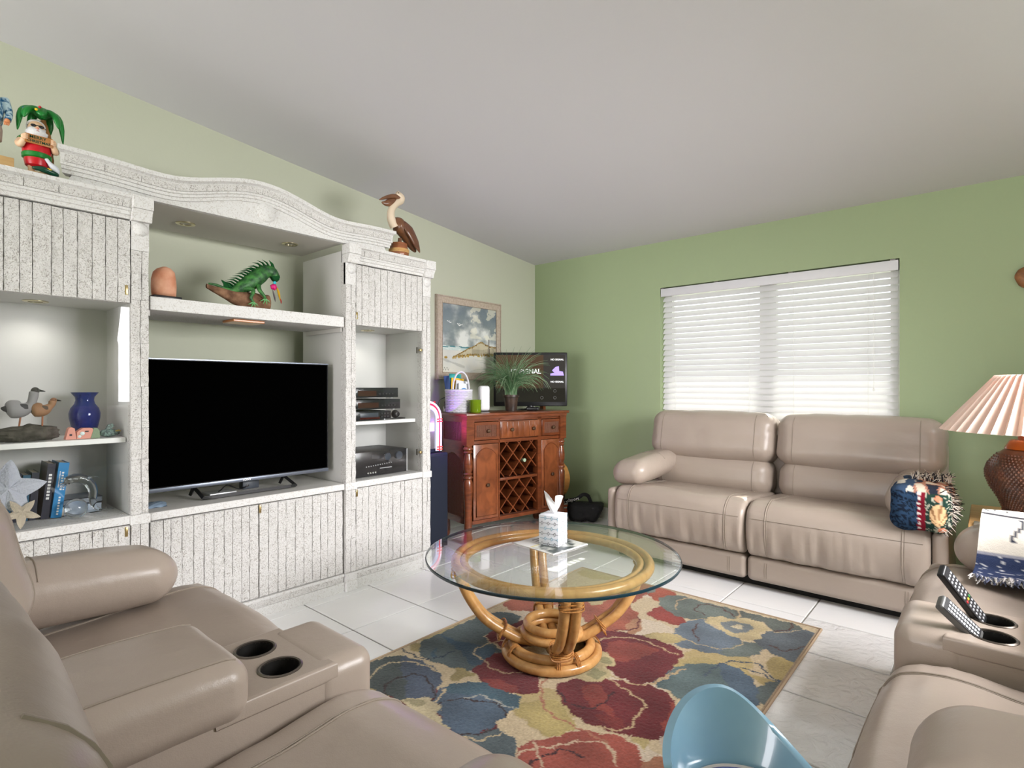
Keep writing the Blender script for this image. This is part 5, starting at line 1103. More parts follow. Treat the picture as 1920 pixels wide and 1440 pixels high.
def fig2():
    FX, FY, FZ = -2.86, .262, 2.0335
    t = thing('beach_figurine', 'standing figurine in a blue patterned shirt and taupe shorts on a wooden block', 'figurine', (FX, FY, FZ))
    P = lambda dx, dy, dz: (FX+dx, FY+dy, FZ+dz)
    skin = mat('tan_glaze', lin(214, 140, 90), .5); sh = mat('blue_pattern_shirt', lin(28, 96, 140), .5, var=(60, lin(190, 214, 224), .12))
    kid(MB().box(FX-.05, FX+.05, FY-.07, FY+.075, FZ, FZ+.038, bev=.002), 'block', wood('block_wood', lin(206, 170, 112), lin(190, 150, 96), (3, 3, 20), .6), t)
    for s in (-1, 1):
        kid(MB().tube([P(0, s*.024, .04), P(0, s*.025, .12)], [.012, .015], 12), 'leg', skin, t); kid(MB().ball(P(.012, s*.024, .046), (.024, .013, .009), 12, 8), 'shoe', m_blkm, t)
        kid(MB().tube(catmull([P(0, s*.05, .27), P(.01, s*.064, .22), P(.035, s*.058, .18)], 5), [.017, .017, .016, .015, .014, .013, .012, .012, .011, .011, .011], 10), 'arm', sh, t, True, 80)
        h = kid(MB().ball(P(.042, s*.056, .175), (.010, .009, .010), 10, 8), 'hand', skin, t)
        for k in range(4): kid(MB().tube([P(.046, s*.060-s*k*.004, .170), P(.052, s*.060-s*k*.004, .162), P(.050, s*.058-s*k*.004, .156)], [.0028, .0028, .0016], 6), 'finger', skin, h)
    kid(MB().lathe([(.030, 0), (.046, .01), (.048, .05), (.044, .075)], 22, P(0, 0, .095), wob=lambda a, z: .85+.15*abs(math.sin(a))), 'shorts', mat('taupe_shorts', lin(164, 148, 136), .7), t)
    kid(MB().lathe([(.045, 0), (.050, .02), (.052, .06), (.046, .10), (.030, .125), (.014, .135)], 22, P(0, 0, .16), wob=lambda a, z: .85+.15*abs(math.sin(a))), 'shirt', sh, t)
    kid(MB().ball(P(.004, 0, .325), (.026, .024, .032), 18, 12), 'head', skin, t)
    kid(MB().ball(P(-.004, 0, .338), (.028, .026, .026), 18, 12), 'hair', mat('grey_hair', lin(190, 188, 186), .7), t)
    kid(MB().ball(P(.030, 0, .322), .004, 8, 6), 'nose', skin, t)
    for s in (-1, 1): kid(MB().ball(P(.028, s*.009, .330), .0025, 8, 6), 'eye', m_blk, t)
fig2()
# ================================================================== corner: wine cabinet and what stands on it
A0 = math.atan2(.98, .199); FL = Vector((-2.95, 2.883, 0))
wc = thing('wine_cabinet', 'reddish brown wooden wine cabinet with wicker drawers and diamond bottle racks', 'cabinet', tuple(FL), A0)
m_ch = wood('cherry_wood', lin(92, 46, 24), lin(128, 68, 37), (3, 3, 14), .28, .4); m_chl = wood('cherry_wood_door', lin(102, 54, 29), lin(142, 80, 45), (5, 5, 3), .28, .4); m_chd = mat('cherry_inside', lin(74, 36, 20), .5)
m_wk = mat('brown_wicker', lin(112, 66, 40), .5, bump=(180, .8, .004))
W, D, Hc = 1.027, .42, .995
def wk(mb, name, m, par, smooth=True, ang=40): return kid(mb, name, m, par, smooth, ang, local=True)
tp = MB().box(-.012, W+.012, -.012, D, .972, .995, bev=.006); tp.box(.004, W-.004, .004, D-.004, .95, .972)
wk(tp, 'top', m_ch, wc)
cs = MB(); cs.box(.05, .33, .10, D-.02, .16, .95).box(.725, W-.05, .10, D-.02, .16, .95).box(.33, .725, .32, D-.02, .16, .95).box(.33, .725, .06, .32, .76, .95).box(.33, .725, .06, .32, .14, .178).box(.33, .725, .07, .32, .452, .474)
wk(cs, 'carcass', m_chd, wc, False)
fr = MB()
for z0, z1 in ((.757, .782), (.93, .952), (.145, .172)): fr.box(.07, W-.07, .035, .10, z0, z1)
for x0, x1 in ((.318, .33), (.742, .76), (.722, .742)): fr.box(x0, x1, .035, .10, .145, .95)
wk(fr, 'face_frame', m_ch, wc, False)
wk(MB().box(.33, .722, .04, .07, .452, .474, bev=.004), 'rack_rail', m_ch, wc)
def knob_(x, y, z, par): wk(MB().lathe([(.006, 0), (.006, .008), (.014, .014), (.015, .020), (.010, .026), (0, .027)], 16, M=place((x, y, z), 0, PI/2)), 'knob', mat('aged_bronze', (.12, .07, .04), .35, .7), par)
def drawer(x0, x1, z0, z1, wicker, knobs):
    d = wk(MB().box(x0+.004, x1-.004, .03, .10, z0+.003, z1-.003, bev=.004), 'drawer', m_chl, wc)
    if wicker:
        f = MB(); b_ = .026
        for q in ((x0+.006, x1-.006, z0+.005, z0+b_), (x0+.006, x1-.006, z1-b_, z1-.005), (x0+.006, x0+b_, z0+b_, z1-b_), (x1-b_, x1-.006, z0+b_, z1-b_)): f.box(q[0], q[1], .024, .03, q[2], q[3])
        wk(f, 'drawer_frame', m_ch, d, False); c = MB(); n = int((x1-x0-2*b_)/.009)
        for i in range(n):
            x = x0+b_+(x1-x0-2*b_)*(i+.5)/n; c.tube([(x, .0275+.0012*((k+i) % 2), z0+b_+(z1-z0-2*b_)*k/8) for k in range(9)], .0038, 5, cap=False)
        tag(wk(c, 'wicker_panel', m_wk, d), kind='stuff')
    else:
        n = 7
        for i in range(n):
            a = x0+.008+(x1-x0-.016)*i/n; b = x0+.008+(x1-x0-.016)*(i+1)/n
            wk(MB().box(a+.0006, b-.0006, .022, .0305, z0+.010, z1-.010, bev=.0015), 'plank', m_chl, d)
    for kx in knobs: knob_(kx, .024, (z0+z1)/2, d)
drawer(.076, .316, .784, .928, True, (.206,)); drawer(.33, .742, .784, .928, False, (.437, .66)); drawer(.76, .975, .784, .928, True, (.875,))
def arch_door(x0, x1, z0, z1, kx, kz):
    d = wk(MB().box(x0+.003, x1-.003, .032, .055, z0+.003, z1-.003, bev=.004), 'door', m_chl, wc)
    def outline(i):
        a, b = x0+i, x1-i; zs = z1-i-.06; out = [(a, z0+i), (b, z0+i), (b, zs)]
        for k in range(1, 12):
            t = k/12; out.append((b+(a-b)*t, zs+.055*math.sin(PI*t)**.8))
        return out + [(a, zs)]
    wk(MB().prism(outline(.030), .0285, .0325, 'y'), 'raised_panel', m_chl, d, False)
    o = outline(.028); wk(MB().tube([(p[0], .0285, p[1]) for p in o], .004, 6, closed=True), 'bead', m_ch, d)
    knob_(kx, .030, kz, d)
arch_door(.076, .318, .172, .756, .205, .437); arch_door(.76, .972, .172, .756, .872, .46)
# diamond lattice of the racks
def lattice(z0, z1):
    x0, x1 = .333, .719; sp_ = .128; sl = 1.12
    for sg in (1, -1):
        for k in range(-6, 8):
            # line z = zc + sg*sl*(x-xc)
            pts = []; c0 = z0 + k*sp_*sl + (.03 if sg > 0 else .06)
            f = lambda x: c0 + sg*sl*(x-x0) if sg > 0 else c0 - sl*(x-x0)
            xa, xb = x0, x1
            g = lambda z: x0 + (z-c0)/(sg*sl)
            lo, hi = sorted((g(z0), g(z1))); xa, xb = max(xa, lo), min(xb, hi)
            if xb-xa < .035: continue
            za, zb = f(xa), f(xb); L_ = math.hypot(xb-xa, zb-za); a = math.atan2(zb-za, xb-xa)
            M = Matrix.Translation(((xa+xb)/2, 0, (za+zb)/2)) @ Matrix.Rotation(-a, 4, 'Y')
            wk(MB().box(-L_/2+.003, L_/2-.003, .050+(.002 if sg > 0 else 0), .29, -.0045, .0045, M), 'lattice_slat', m_ch, wc, False)
lattice(.475, .757); lattice(.179, .451)
# turned posts
tp_ = [(.034, .755), (.034, .75), (.028, .742), (.036, .73), (.036, .722), (.026, .712), (.034, .70), (.024, .69), (.028, .67), (.036, .62), (.034, .57), (.026, .545), (.036, .535), (.026, .525), (.036, .512), (.036, .505), (.026, .495), (.036, .47), (.036, .42), (.031, .30), (.027, .22), (.030, .20), (.030, .14)]
for x in (.038, W-.038):
    p = wk(MB().lathe([(r, z) for r, z in tp_[::-1]], 24, (x, .045, 0)), 'turned_post', m_ch, wc)
    wk(MB().box(x-.034, x+.034, .012, .08, .755, .95), 'post_block', m_ch, p, False)
    wk(MB().lathe([(.024, 0), (.034, .02), (.036, .05), (.026, .075), (.03, .09), (.03, .142)], 20, (x, .045, 0)), 'bun_foot', m_ch, p)
    wk(MB().lathe([(.024, 0), (.034, .02), (.036, .05), (.03, .16)], 20, (x, D-.05, 0)), 'bun_foot', m_ch, p)
# wicker side panels
for x, s in ((.028, -1), (W-.028, 1)):
    sp2 = wk(MB().box(x-.01, x+.02 if s < 0 else x+.01, .08, .11, .15, .95).box(x-.01, x+.01, D-.045, D-.012, .15, .95).box(x-.01, x+.01, .08, D-.012, .15, .20).box(x-.01, x+.01, .08, D-.012, .70, .78).box(x-.01, x+.01, .08, D-.012, .925, .95), 'side_frame', m_ch, wc, False)
    ar = [(.11, .70), (.11, .62)] + [(.11+(D-.155)*k/10, .62+.065*math.sin(PI*k/10)) for k in range(1, 10)] + [(D-.045, .62), (D-.045, .70)]
    wk(MB().prism(ar, x-.008, x+.008, 'x'), 'side_arch', m_ch, sp2, False)
    c = MB(); n = 26
    for i in range(n):
        y = .112+(D-.16)*(i+.5)/n
        c.tube([(x+s*.001*((k+i) % 2), y, .20+.49*k/18) for k in range(19)], .0048, 5, cap=False); c.tube([(x+s*.001*((k+i) % 2), y, .78+.145*k/6) for k in range(7)], .0048, 5, cap=False)
    tag(wk(c, 'wicker_panel', m_wk, sp2), kind='stuff')
bt = thing('wine_bottle', 'dark green wine bottle lying in the upper diamond rack', 'bottle', tuple(rotz(A0) @ Vector((.60, .06, 0)) + FL + Vector((0, 0, .56))), A0)
gb = mat('bottle_green', (.015, .06, .025), .08, trans=.3)
kid(MB().lathe([(.0, 0), (.013, 0), (.0135, .03), (.0135, .07), (.03, .10), (.034, .12), (.034, .24), (0, .245)], 20, M=place((0, .0, .042), 0, -PI/2)), 'glass', gb, bt, local=True)
kid(MB().lathe([(.0, -.001), (.0145, -.001), (.0145, .05), (.0138, .052)], 20, M=place((0, -.003, .042), 0, -PI/2)), 'capsule', mat('pale_green_foil', lin(170, 190, 160), .3), bt, local=True)
bt.location.z = .552
def on(x, y): 
    q = rotz(A0) @ Vector((x, y, 0)) + FL; return (q.x, q.y, .996)
# white basket of magazines
bk_ = thing('wicker_basket', 'white wicker basket with a tall handle full of magazines', 'basket', on(.095, .27), A0)
m_wkw = mat('white_wicker', lin(222, 220, 226), .6, bump=(160, .5, .004))
c = MB(); NR = 14; R0 = .098; R1 = .103; n = 40
for j in range(NR):
    z = .006+.160*j/(NR-1); rr = R0+(R1-R0)*j/(NR-1)
    c.tube([((rr+.003*math.cos(PI*(k+j)))*math.cos(2*PI*k/n), (rr+.003*math.cos(PI*(k+j)))*math.sin(2*PI*k/n), z) for k in range(n)], .0058, 5, closed=True)
tag(kid(c, 'woven_side', m_wkw, bk_, local=True), kind='stuff')
kid(MB().lathe([(.0, .004), (.094, .004)], 32, cap=False), 'bottom', m_wkw, bk_, local=True)
kid(MB().tube([(.104*math.cos(2*PI*k/40), .104*math.sin(2*PI*k/40), .172+.002*(k % 2)) for k in range(40)], .009, 6, closed=True), 'rim', m_wkw, bk_, local=True)
kid(MB().tube([(.075*math.cos(PI*k/24), -.035, .17+.15*math.sin(PI*k/24)**.85) for k in range(25)], .008, 6), 'handle', m_wkw, bk_, local=True)
for i, (x, y, w_, h_, cl, lb) in enumerate(((-.045, .045, .05, .285, lin(24, 60, 120), 'navy blue booklet standing at the side of the white basket'), (-.005, .05, .11, .300, lin(40, 170, 170), 'turquoise booklet at the back of the white basket'), (-.004, .03, .115, .265, lin(240, 190, 30), 'yellow magazine standing in the white basket'), (.012, .0, .12, .245, lin(224, 226, 232), 'white leaflet standing in the white basket'), (.025, -.03, .10, .222, lin(228, 232, 236), 'white booklet with a blue half circle in the white basket'))):
    q = rotz(A0) @ Vector((x, y, 0)) + Vector(on(.095, .27))
    t = thing('magazine', lb, 'magazine', (q.x, q.y, q.z+.006), A0)
    M = Matrix.Rotation(rad(-4), 4, 'X') @ Matrix.Rotation(rad((-6, 3, 5, 8, 4)[i]), 4, 'Y')
    kid(MB().box(-w_/2, w_/2, -.004, .004, .0, h_, M), 'pages', mat('magazine_%d' % i, cl, .4), t, False, local=True)
    if i == 4:
        kid(MB().prism([(.036*math.cos(PI*k/12), .150+.036*math.sin(PI*k/12)) for k in range(13)], -.0048, -.0041, 'y', M), 'printed_half_circle', mat('print_blue', lin(40, 130, 200), .4), t, False, local=True)
    if i == 2: kid(MB().box(-.04, .04, -.0048, -.0041, h_-.035, h_-.022, M), 'printed_band', mat('print_orange', lin(200, 110, 20), .4), t, False, local=True)
# candle in green glass
cd = thing('glass_candle', 'lime green glass candle jar in front of the white basket', 'candle', on(.15, .115))
kid(MB().lathe([(.0, .002), (.044, .002), (.046, .006), (.046, .100), (.043, .100), (.043, .012), (0, .012)], 36, cap=False, wob=lambda a, z: 1+.006*math.cos(a*24)), 'jar', mat('lime_glass', lin(150, 180, 40), .08, trans=.6, ior=1.3), cd, local=True)
kid(MB().lathe([(0, .0125), (.0425, .0125), (.0425, .058), (0, .056)], 32), 'wax', mat('lime_wax', lin(196, 214, 60), .5), cd, local=True)
kid(MB().tube([(0, 0, .056), (.001, 0, .066)], .0012, 6), 'wick', m_blkm, cd, local=True)
# router
ro = thing('router', 'tall white plastic router standing on the wine cabinet', 'router', on(.285, .19), A0+rad(-20))
kid(MB().rbox((0, 0, .109), (.084, .075, .20), .02, 4), 'shell', m_wpl, ro, local=True); kid(MB().box(-.03, .03, -.028, .028, 0, .010), 'foot', m_blkm, ro, False, local=True)
kid(MB().lathe([(0, .0012), (.003, .0012), (.003, 0)], 12, M=place((.0, -.0375, .045), 0, PI/2)), 'light', mat('router_led', (.9, .9, .95), .4, emit=((.9, .95, 1), .6)), ro, local=True)
# potted grass
pg = thing('potted_grass', 'potted grass plant with long arching blades in a dark brown pot', 'plant', on(.545, .17))
kid(MB().lathe([(0, 0), (.045, 0), (.048, .01), (.062, .115), (.068, .118), (.068, .135), (.060, .135), (.056, .11), (0, .105)], 28, wob=lambda a, z: 1+.02*math.cos(4*a)), 'pot', mat('brown_pot', lin(72, 54, 42), .4, var=(20, lin(40, 30, 26))), pg, local=True)
kid(MB().lathe([(0, .108), (.057, .108)], 24, cap=False), 'soil', mat('soil', (.03, .02, .015), .9), pg, local=True)
rg = random.Random(11); c = MB(); c2 = MB()
for i in range(440):
    a = rg.uniform(0, 2*PI); L_ = rg.uniform(.26, .50); sp_ = rg.uniform(.4, 1.6); b0 = Vector((rg.uniform(-.035, .035), rg.uniform(-.035, .035), .105)); d = Vector((math.cos(a), math.sin(a), 0)); pts = []
    for k in range(8):
        t = k/7; el = rad(86)-sp_*t*1.9
        pts.append(b0.copy()); b0 = b0 + (d*math.cos(el)+Vector((0, 0, math.sin(el))))*(L_/7)
        if b0.z < .02: b0.z = .02
        # the blades bend aside in front of the television screen and the wall
        s_ = (b0 + Vector(on(.545, .17)) - Vector((-3.06, 3.77, 0))).dot(Vector((.656, -.755, 0)))
        if s_ < .05: b0 += Vector((.656, -.755, 0))*(.05-s_)
        b0.x = max(b0.x, -.40)
    (c if i % 3 else c2).tube(pts, [.0034*(1-k/7.6)+.0004 for k in range(8)], 4, sq=(1, .5))
for (dx, h) in ((.02, .44), (-.03, .40), (.05, .36)): c.tube(catmull([(dx*.3, 0, .10), (dx*.6, .01, .25), (dx, .02, h)], 4), [.0022*(1-k/9.5) for k in range(9)], 4)
tag(kid(c, 'blades', mat('grass_green', lin(92, 128, 88), .45), pg, local=True), kind='stuff'); tag(kid(c2, 'pale_blades', mat('grass_pale', lin(140, 162, 128), .45), pg, local=True), kind='stuff')
# small television
stv = thing('television', 'smaller television showing NO SIGNAL on the wine cabinet', 'television', (-3.06, 3.77, .996), rad(40.98))
kid(MB().box(-.325, .325, -.02, .03, .03, .504, bev=.01).box(-.2, .2, .03, .065, .10, .40, bev=.01), 'housing', m_blk, stv, local=True)
def scr():
    nx, nz = 60, 40; mb = MB(); mb.grid(lambda u, v: Vector((-.305+.61*u, -.0206, .068+.412*v)), nx, nz)
    o = kid(mb, 'screen', None, stv, False, local=True)
    m = mat('lit_screen', (.01, .008, .007), .12, spec=.5); nt = m.node_tree; a = nt.nodes.new('ShaderNodeVertexColor'); a.layer_name = 'Col'; b = nt.nodes['Principled BSDF']
    nt.links.new(a.outputs['Color'], b.inputs['Emission Color']); b.inputs['Emission Strength'].default_value = .8
    o.data.materials.append(m); cols = []
    for vv in o.data.vertices:
        u = (vv.co.x+.305)/.61; v = (vv.co.z-.068)/.412
        if v > .30: k = np.array(lin(86, 62, 46)) * (.75+.5*v) if u < .68 else np.array(lin(62, 58, 58))
        else: k = np.array(lin(22, 18, 17))
        cols.append(k)
    colour(o, cols); return o
so = scr(); m_em = mat('screen_white', (.9, .9, .9), .5, emit=((.9, .9, .95), .9)); sp3 = Matrix.Translation((-3.06, 3.77, .996)) @ rotz(rad(40.98))
R_ = Vector((math.cos(rad(40.98)), math.sin(rad(40.98)), 0))
def sl3(txt, size, x, z, bold=.0005): lettering(txt, size, m_em, stv, sp3 @ Vector((x, -.0212, z)), R_, (0, 0, 1), .0002, bold, name='screen_text')
sl3('NO SIGNAL', .056, -.055, .335, .0012); sl3('NO SIGNAL', .022, .235, .440, .0003); sl3('NO SIGNAL', .022, .235, .245, .0003)
kid(MB().prism([(.175, .30), (.175, .318), (.21, .325), (.19, .345), (.22, .375), (.25, .382), (.252, .34), (.285, .335), (.295, .30)], -.0214, -.0208, 'y'), 'screen_picture', mat('screen_lilac', (.4, .3, .8), .5, emit=(lin(150, 128, 226), .9)), stv, False, local=True)
for x, z in ((.10, .105), (.215, .105), (.215, .165)):
    kid(MB().tube([(x+.012*math.cos(k*PI/8), -.0209, z+.012*math.sin(k*PI/8)) for k in range(16)], .0008, 4, closed=True), 'screen_icon', mat('screen_grey', (.2, .2, .2), .5, emit=((.3, .3, .3), .5)), stv, local=True)
kid(MB().lathe([(.11, 0), (.11, .006), (.03, .012), (.025, .045)], 28, M=Matrix.Diagonal((1, .7, 1, 1))), 'stand', m_blk, stv, local=True)
gb_ = thing('gadget_box', 'small glossy black gadget box in front of the smaller television', 'gadget', on(.735, .115), rad(30))
kid(MB().rbox((0, 0, .016), (.11, .075, .030), .012, 3), 'shell', m_blk, gb_, local=True); kid(MB().tube(catmull([(-.055, .01, .014), (-.10, .03, .006), (-.15, .02, .005), (-.19, .05, .005)], 5), .0035, 6), 'cable', m_blk, gb_, local=True)
ch = thing('charger', 'white charger with looped black cable behind the white basket', 'charger', on(-.0+.045, .385), A0)
kid(MB().rbox((0, -.005, .022), (.04, .03, .042), .006, 3), 'plug', m_wpl, ch, local=True)
kid(MB().rbox((-.015, -.03, .055), (.028, .022, .06), .005, 3), 'black_plug', m_blk, ch, local=True)
kid(MB().tube(catmull([(.0, -.03, .10), (-.03, -.04, .115), (-.07, -.04, .10), (-.09, -.04, .06), (-.10, -.03, .01)], 6), .004, 6), 'cable', m_blk, ch, local=True)
kid(MB().tube(catmull([(.0, -.03, .09), (.02, -.04, .05), (.01, -.04, .008), (-.03, -.04, .006)], 6), .0035, 6), 'cable', m_blk, ch, local=True)
# speaker and jukebox between unit and cabinet
sk = thing('floor_speaker', 'tall dark navy floor speaker beside the wine cabinet', 'speaker', (-3.23, 2.63, 0))
kid(MB().box(-3.41, -3.06, 2.47, 2.79, .012, .708, bev=.006), 'cabinet_box', mat('navy_black_vinyl', lin(26, 34, 50), .5, bump=(200, .3, .003)), sk)
kid(MB().box(-3.06, -3.048, 2.485, 2.775, .03, .69, bev=.004), 'grille', mat('navy_grille', lin(22, 29, 44), .85, bump=(500, .5, .002)), sk)
for y in (2.5, 2.76):
    for x in (-3.38, -3.09): kid(MB().lathe([(.014, 0), (.012, .012)], 12, (x, y, 0)), 'foot', m_blkm, sk)
jb = thing('jukebox', 'tabletop jukebox radio with glowing red and white tubes on the floor speaker', 'jukebox', (-3.18, 2.63, .709))
JY, JZ, JR = 2.632, .709, .108; jx = -3.10
def arch_pts(r, zb, n=16): return [(JY+r, zb)] + [(JY+r*math.cos(PI*k/n), JZ+.255+r*math.sin(PI*k/n)) for k in range(n+1)] + [(JY-r, zb)]
kid(MB().prism(arch_pts(.128, JZ+.004), -3.26, -3.115, 'x'), 'body', mat('jukebox_navy', lin(30, 34, 60), .35), jb, False)
kid(MB().prism(arch_pts(.075, JZ+.03), -3.115, -3.105, 'x'), 'face', mat('jukebox_chrome', (.6, .6, .62), .2, .9), jb, False)
kid(MB().box(-3.105, -3.098, JY-.06, JY+.06, JZ+.16, JZ+.225), 'dial_panel', mat('jukebox_cream', lin(220, 214, 206), .4), jb, False)
for r, cl, nm, s, rr in ((.122, (1, .92, 1), 'white', .55, .0085), (.107, (1, .02, .06), 'red', .6, .0075), (.093, (.62, .78, 1), 'pale_blue', .5, .0085), (.078, (.85, .85, 1), 'ivory', .4, .006)):
    kid(MB().tube([(jx, p[0], p[1]) for p in arch_pts(r, JZ+.012)], rr, 8), 'light_tube', mat('tube_'+nm, tuple(c*.8 for c in cl), .3, emit=(cl, s)), jb)
for sg in (-1, 1):
    for z in (.018, .225):
        for dz in (0, .018): kid(MB().box(jx-.012, jx+.011, JY+sg*.107-.026, JY+sg*.107+.026, JZ+z+dz, JZ+z+dz+.010, bev=.003), 'bracket', mat('orange_red_band', lin(236, 70, 50), .3, emit=(lin(236, 70, 50), .25)), jb)
kid(MB().ball((jx, JY+.06, JZ+.375), .009, 10, 8), 'lamp_cap', mat('red_cap', lin(220, 40, 40), .3), jb)
d = bpy.data.lights.new('jukebox_glow', 'POINT'); d.energy = 3.2; d.color = (.40, .10, 1); d.shadow_soft_size = 0
o = bpy.data.objects.new('jukebox_glow', d); COL.objects.link(o); o.location = (-3.0, 2.80, .90)
# painting on the left wall
pa = thing('seascape_painting', 'framed painting of a beach dune with a sand fence under clouds', 'painting', (XL+.02, 3.40, 1.255))
pY0, pY1, pZ0, pZ1 = 3.004, 3.792, 1.255, 1.963; fw = .062
m_fr = mat('greige_frame', lin(190, 176, 160), .6, var=(60, lin(174, 158, 142))); 
def fbar(pts): return kid(MB().prism(pts, XL+.002, XL+.026, 'x'), 'frame_bar', m_fr, pa, False)
a0, a1, b0, b1 = pY0, pY1, pZ0, pZ1
fbar([(a0, b0), (a1, b0), (a1-fw, b0+fw), (a0+fw, b0+fw)]); fbar([(a0, b1), (a0+fw, b1-fw), (a1-fw, b1-fw), (a1, b1)]); fbar([(a0, b0), (a0+fw, b0+fw), (a0+fw, b1-fw), (a0, b1)]); fbar([(a1, b0), (a1, b1), (a1-fw, b1-fw), (a1-fw, b0+fw)])
kid(MB().tube([(XL+.028, a0+.008, b0+.008), (XL+.028, a1-.008, b0+.008), (XL+.028, a1-.008, b1-.008), (XL+.028, a0+.008, b1-.008)], .008, 6, closed=True), 'outer_bead', m_fr, pa)
kid(MB().tube([(XL+.026, a0+fw, b0+fw), (XL+.026, a1-fw, b0+fw), (XL+.026, a1-fw, b1-fw), (XL+.026, a0+fw, b1-fw)], .006, 6, closed=True), 'inner_bead', m_fr, pa)
def canvas():
    nu, nv = 190, 165; mb = MB(); mb.grid(lambda u, v: Vector((XL+.018, a0+fw*.9+(a1-a0-1.8*fw)*u, b0+fw*.9+(b1-b0-1.8*fw)*v)), nu, nv)
    o = kid(mb, 'canvas', vcol('oil_paint', .55, bump=(90, .25, .003)), pa, False); cols = []
    L_ = lambda *c: np.array(lin(*c)); R = random.Random(4)
    for i in range(nu):
        for j in range(nv):
            u = i/(nu-1); v = j/(nv-1)
            N = lambda s, k=0: noise.fractal(Vector((u*s+k, v*s*1.1, k)), 1, 2, 5)
            if v > .395:
                n1 = N(3.2, 1.7); n2 = N(6, 5.2); b = L_(122, 132, 134)*(1-.25*n1)
                c = b; wgt = max(0, min(1, .5+1.1*n1+.5*n2 - .9*(v-.68))); wgt = wgt**1.3
                c = c*(1-wgt)+L_(222, 224, 220)*wgt
                dk = max(0, min(.75, (v-.62)*1.5+.5*N(2.5, 9))); c = c*(1-dk)+L_(104, 118, 130)*dk
                if v > .52 and n2 > .15 and u > .5: c = c*.5+L_(232, 228, 206)*.5
                c = np.clip(c, 0, 1)
            elif v > .335:
                c = L_(72, 128, 136) if v > .37 else L_(190, 206, 204)
                if noise.noise(Vector((u*9, v*90, 0))) > .1: c = L_(214, 222, 218)
            else:
                s = .5+.5*N(3.5, 3); c = L_(222, 218, 202)*s + L_(196, 198, 198)*(1-s)
                e = abs(v-(.20-.28*(u-.02)))
                if e < .018+.01*N(8, 2) and u < .4: c = c*.75
            # dune
            dt = float(np.interp(u, [.18, .32, .45, .58, .66, .72, .78, .86, 1], [.235, .30, .37, .42, .475, .485, .455, .43, .42])); db = float(np.interp(u, [.18, .5, .8, 1], [.22, .265, .28, .29]))
            if u > .18 and db < v < dt+.012*noise.noise(Vector((u*60, 3, 0))):
                c = L_(206, 196, 168)*(.85+.15*N(6, 6)); ed = min(dt-v, 9)
                if ed < .022+.018*noise.noise(Vector((u*40, 0, 0))) or (v-db < .03 and noise.noise(Vector((u*35, v*12, 4))) > -.25): c = (L_(160, 134, 78) if noise.noise(Vector((u*70, v*30, 1))) > -.1 else L_(110, 82, 44))
            if u > .18 and abs(v-db) < .018 and noise.noise(Vector((u*40, v*25, 7))) > 0: c = L_(176, 146, 70)
            # fence
            if u > .53 and .272 < v < (.36+.055*max(0, (u-.7)/.3)):
                k = (u*58) % 1
                if k < .33: c = L_(120, 108, 96)*(.8+.3*noise.noise(Vector((u*30, 0, 5))))
            if .843 < u < .862 and .29 < v < .53: c = L_(92, 84, 78)
            if abs(u-.075) < .035 and abs(v-.225) < .022*(1-abs(u-.075)/.035)+.012*noise.noise(Vector((u*90, 0, 2))): c = L_(160, 130, 60)
            for (bx, bz) in ((.12, .735), (.15, .72), (.29, .71), (.31, .69), (.34, .705)):
                if abs(v-bz-.35*abs(u-bx)) < .0045 and abs(u-bx) < .022: c = L_(240, 240, 238)
            if .02 < u < .13 and abs(v-(.065+.018*math.sin(u*150))) < .005: c = L_(60, 60, 62)
            cols.append(c)
    colour(o, np.clip(cols, 0, 1))
canvas()
# guitar leaning behind the cabinet
gt = thing('acoustic_guitar', 'honey coloured acoustic guitar leaning in the corner behind the wine cabinet', 'guitar', (-2.955, 3.995, .19), rad(-11.5))
gout = catmull([(0, .0, 0), (.12, .02, 0), (.185, .13, 0), (.165, .24, 0), (.115, .30, 0), (.135, .38, 0), (.12, .46, 0), (.03, .495, 0), (-.03, .495, 0), (-.12, .46, 0), (-.135, .38, 0), (-.115, .30, 0), (-.165, .24, 0), (-.185, .13, 0), (-.12, .02, 0)], 4, True)
Mg = Matrix.Rotation(rad(10), 4, 'X') @ Matrix.Translation((0, 0, .012))
Mg = Matrix.Rotation(rad(-20), 4, 'Y') @ Matrix.Rotation(rad(-9), 4, 'X')
kid(MB().prism([(p.x, p.y+.012) for p in gout], -.04, .04, 'y', Mg), 'body', wood('guitar_top', lin(206, 150, 84), lin(190, 130, 66), (30, 3, 3), .25, .4), gt, False, local=True)
kid(MB().tube([Mg @ Vector((p.x, -.041, p.y+.012)) for p in gout], .003, 5, closed=True), 'binding', mat('guitar_binding', lin(80, 44, 24), .4), gt, local=True)
kid(MB().box(-.025, .025, -.045, -.015, .50, .90, Mg), 'neck', m_ch, gt, False, local=True)
kid(MB().box(-.035, .035, -.038, -.02, .90, .985, Mg), 'headstock', m_ch, gt, False, local=True)
kid(MB().lathe([(0, 0), (.045, 0)], 24, M=Mg @ place((0, -.0412, .33), 0, PI/2), cap=False), 'sound_hole', m_blkm, gt, local=True)
kid(MB().box(-.07, .07, -.048, -.04, .15, .17, Mg), 'bridge', m_blkm, gt, False, local=True)
for sx in (-.09, .09): kid(MB().tube([(sx, -.06, -.19), (sx*.9, .03, .0), (sx*.6, .07, .12)], .008, 8), 'stand_leg', m_blk, gt, local=True)
kid(MB().box(-.10, .10, -.055, .055, -.012, .004), 'stand_rest', m_blk, gt, False, local=True)
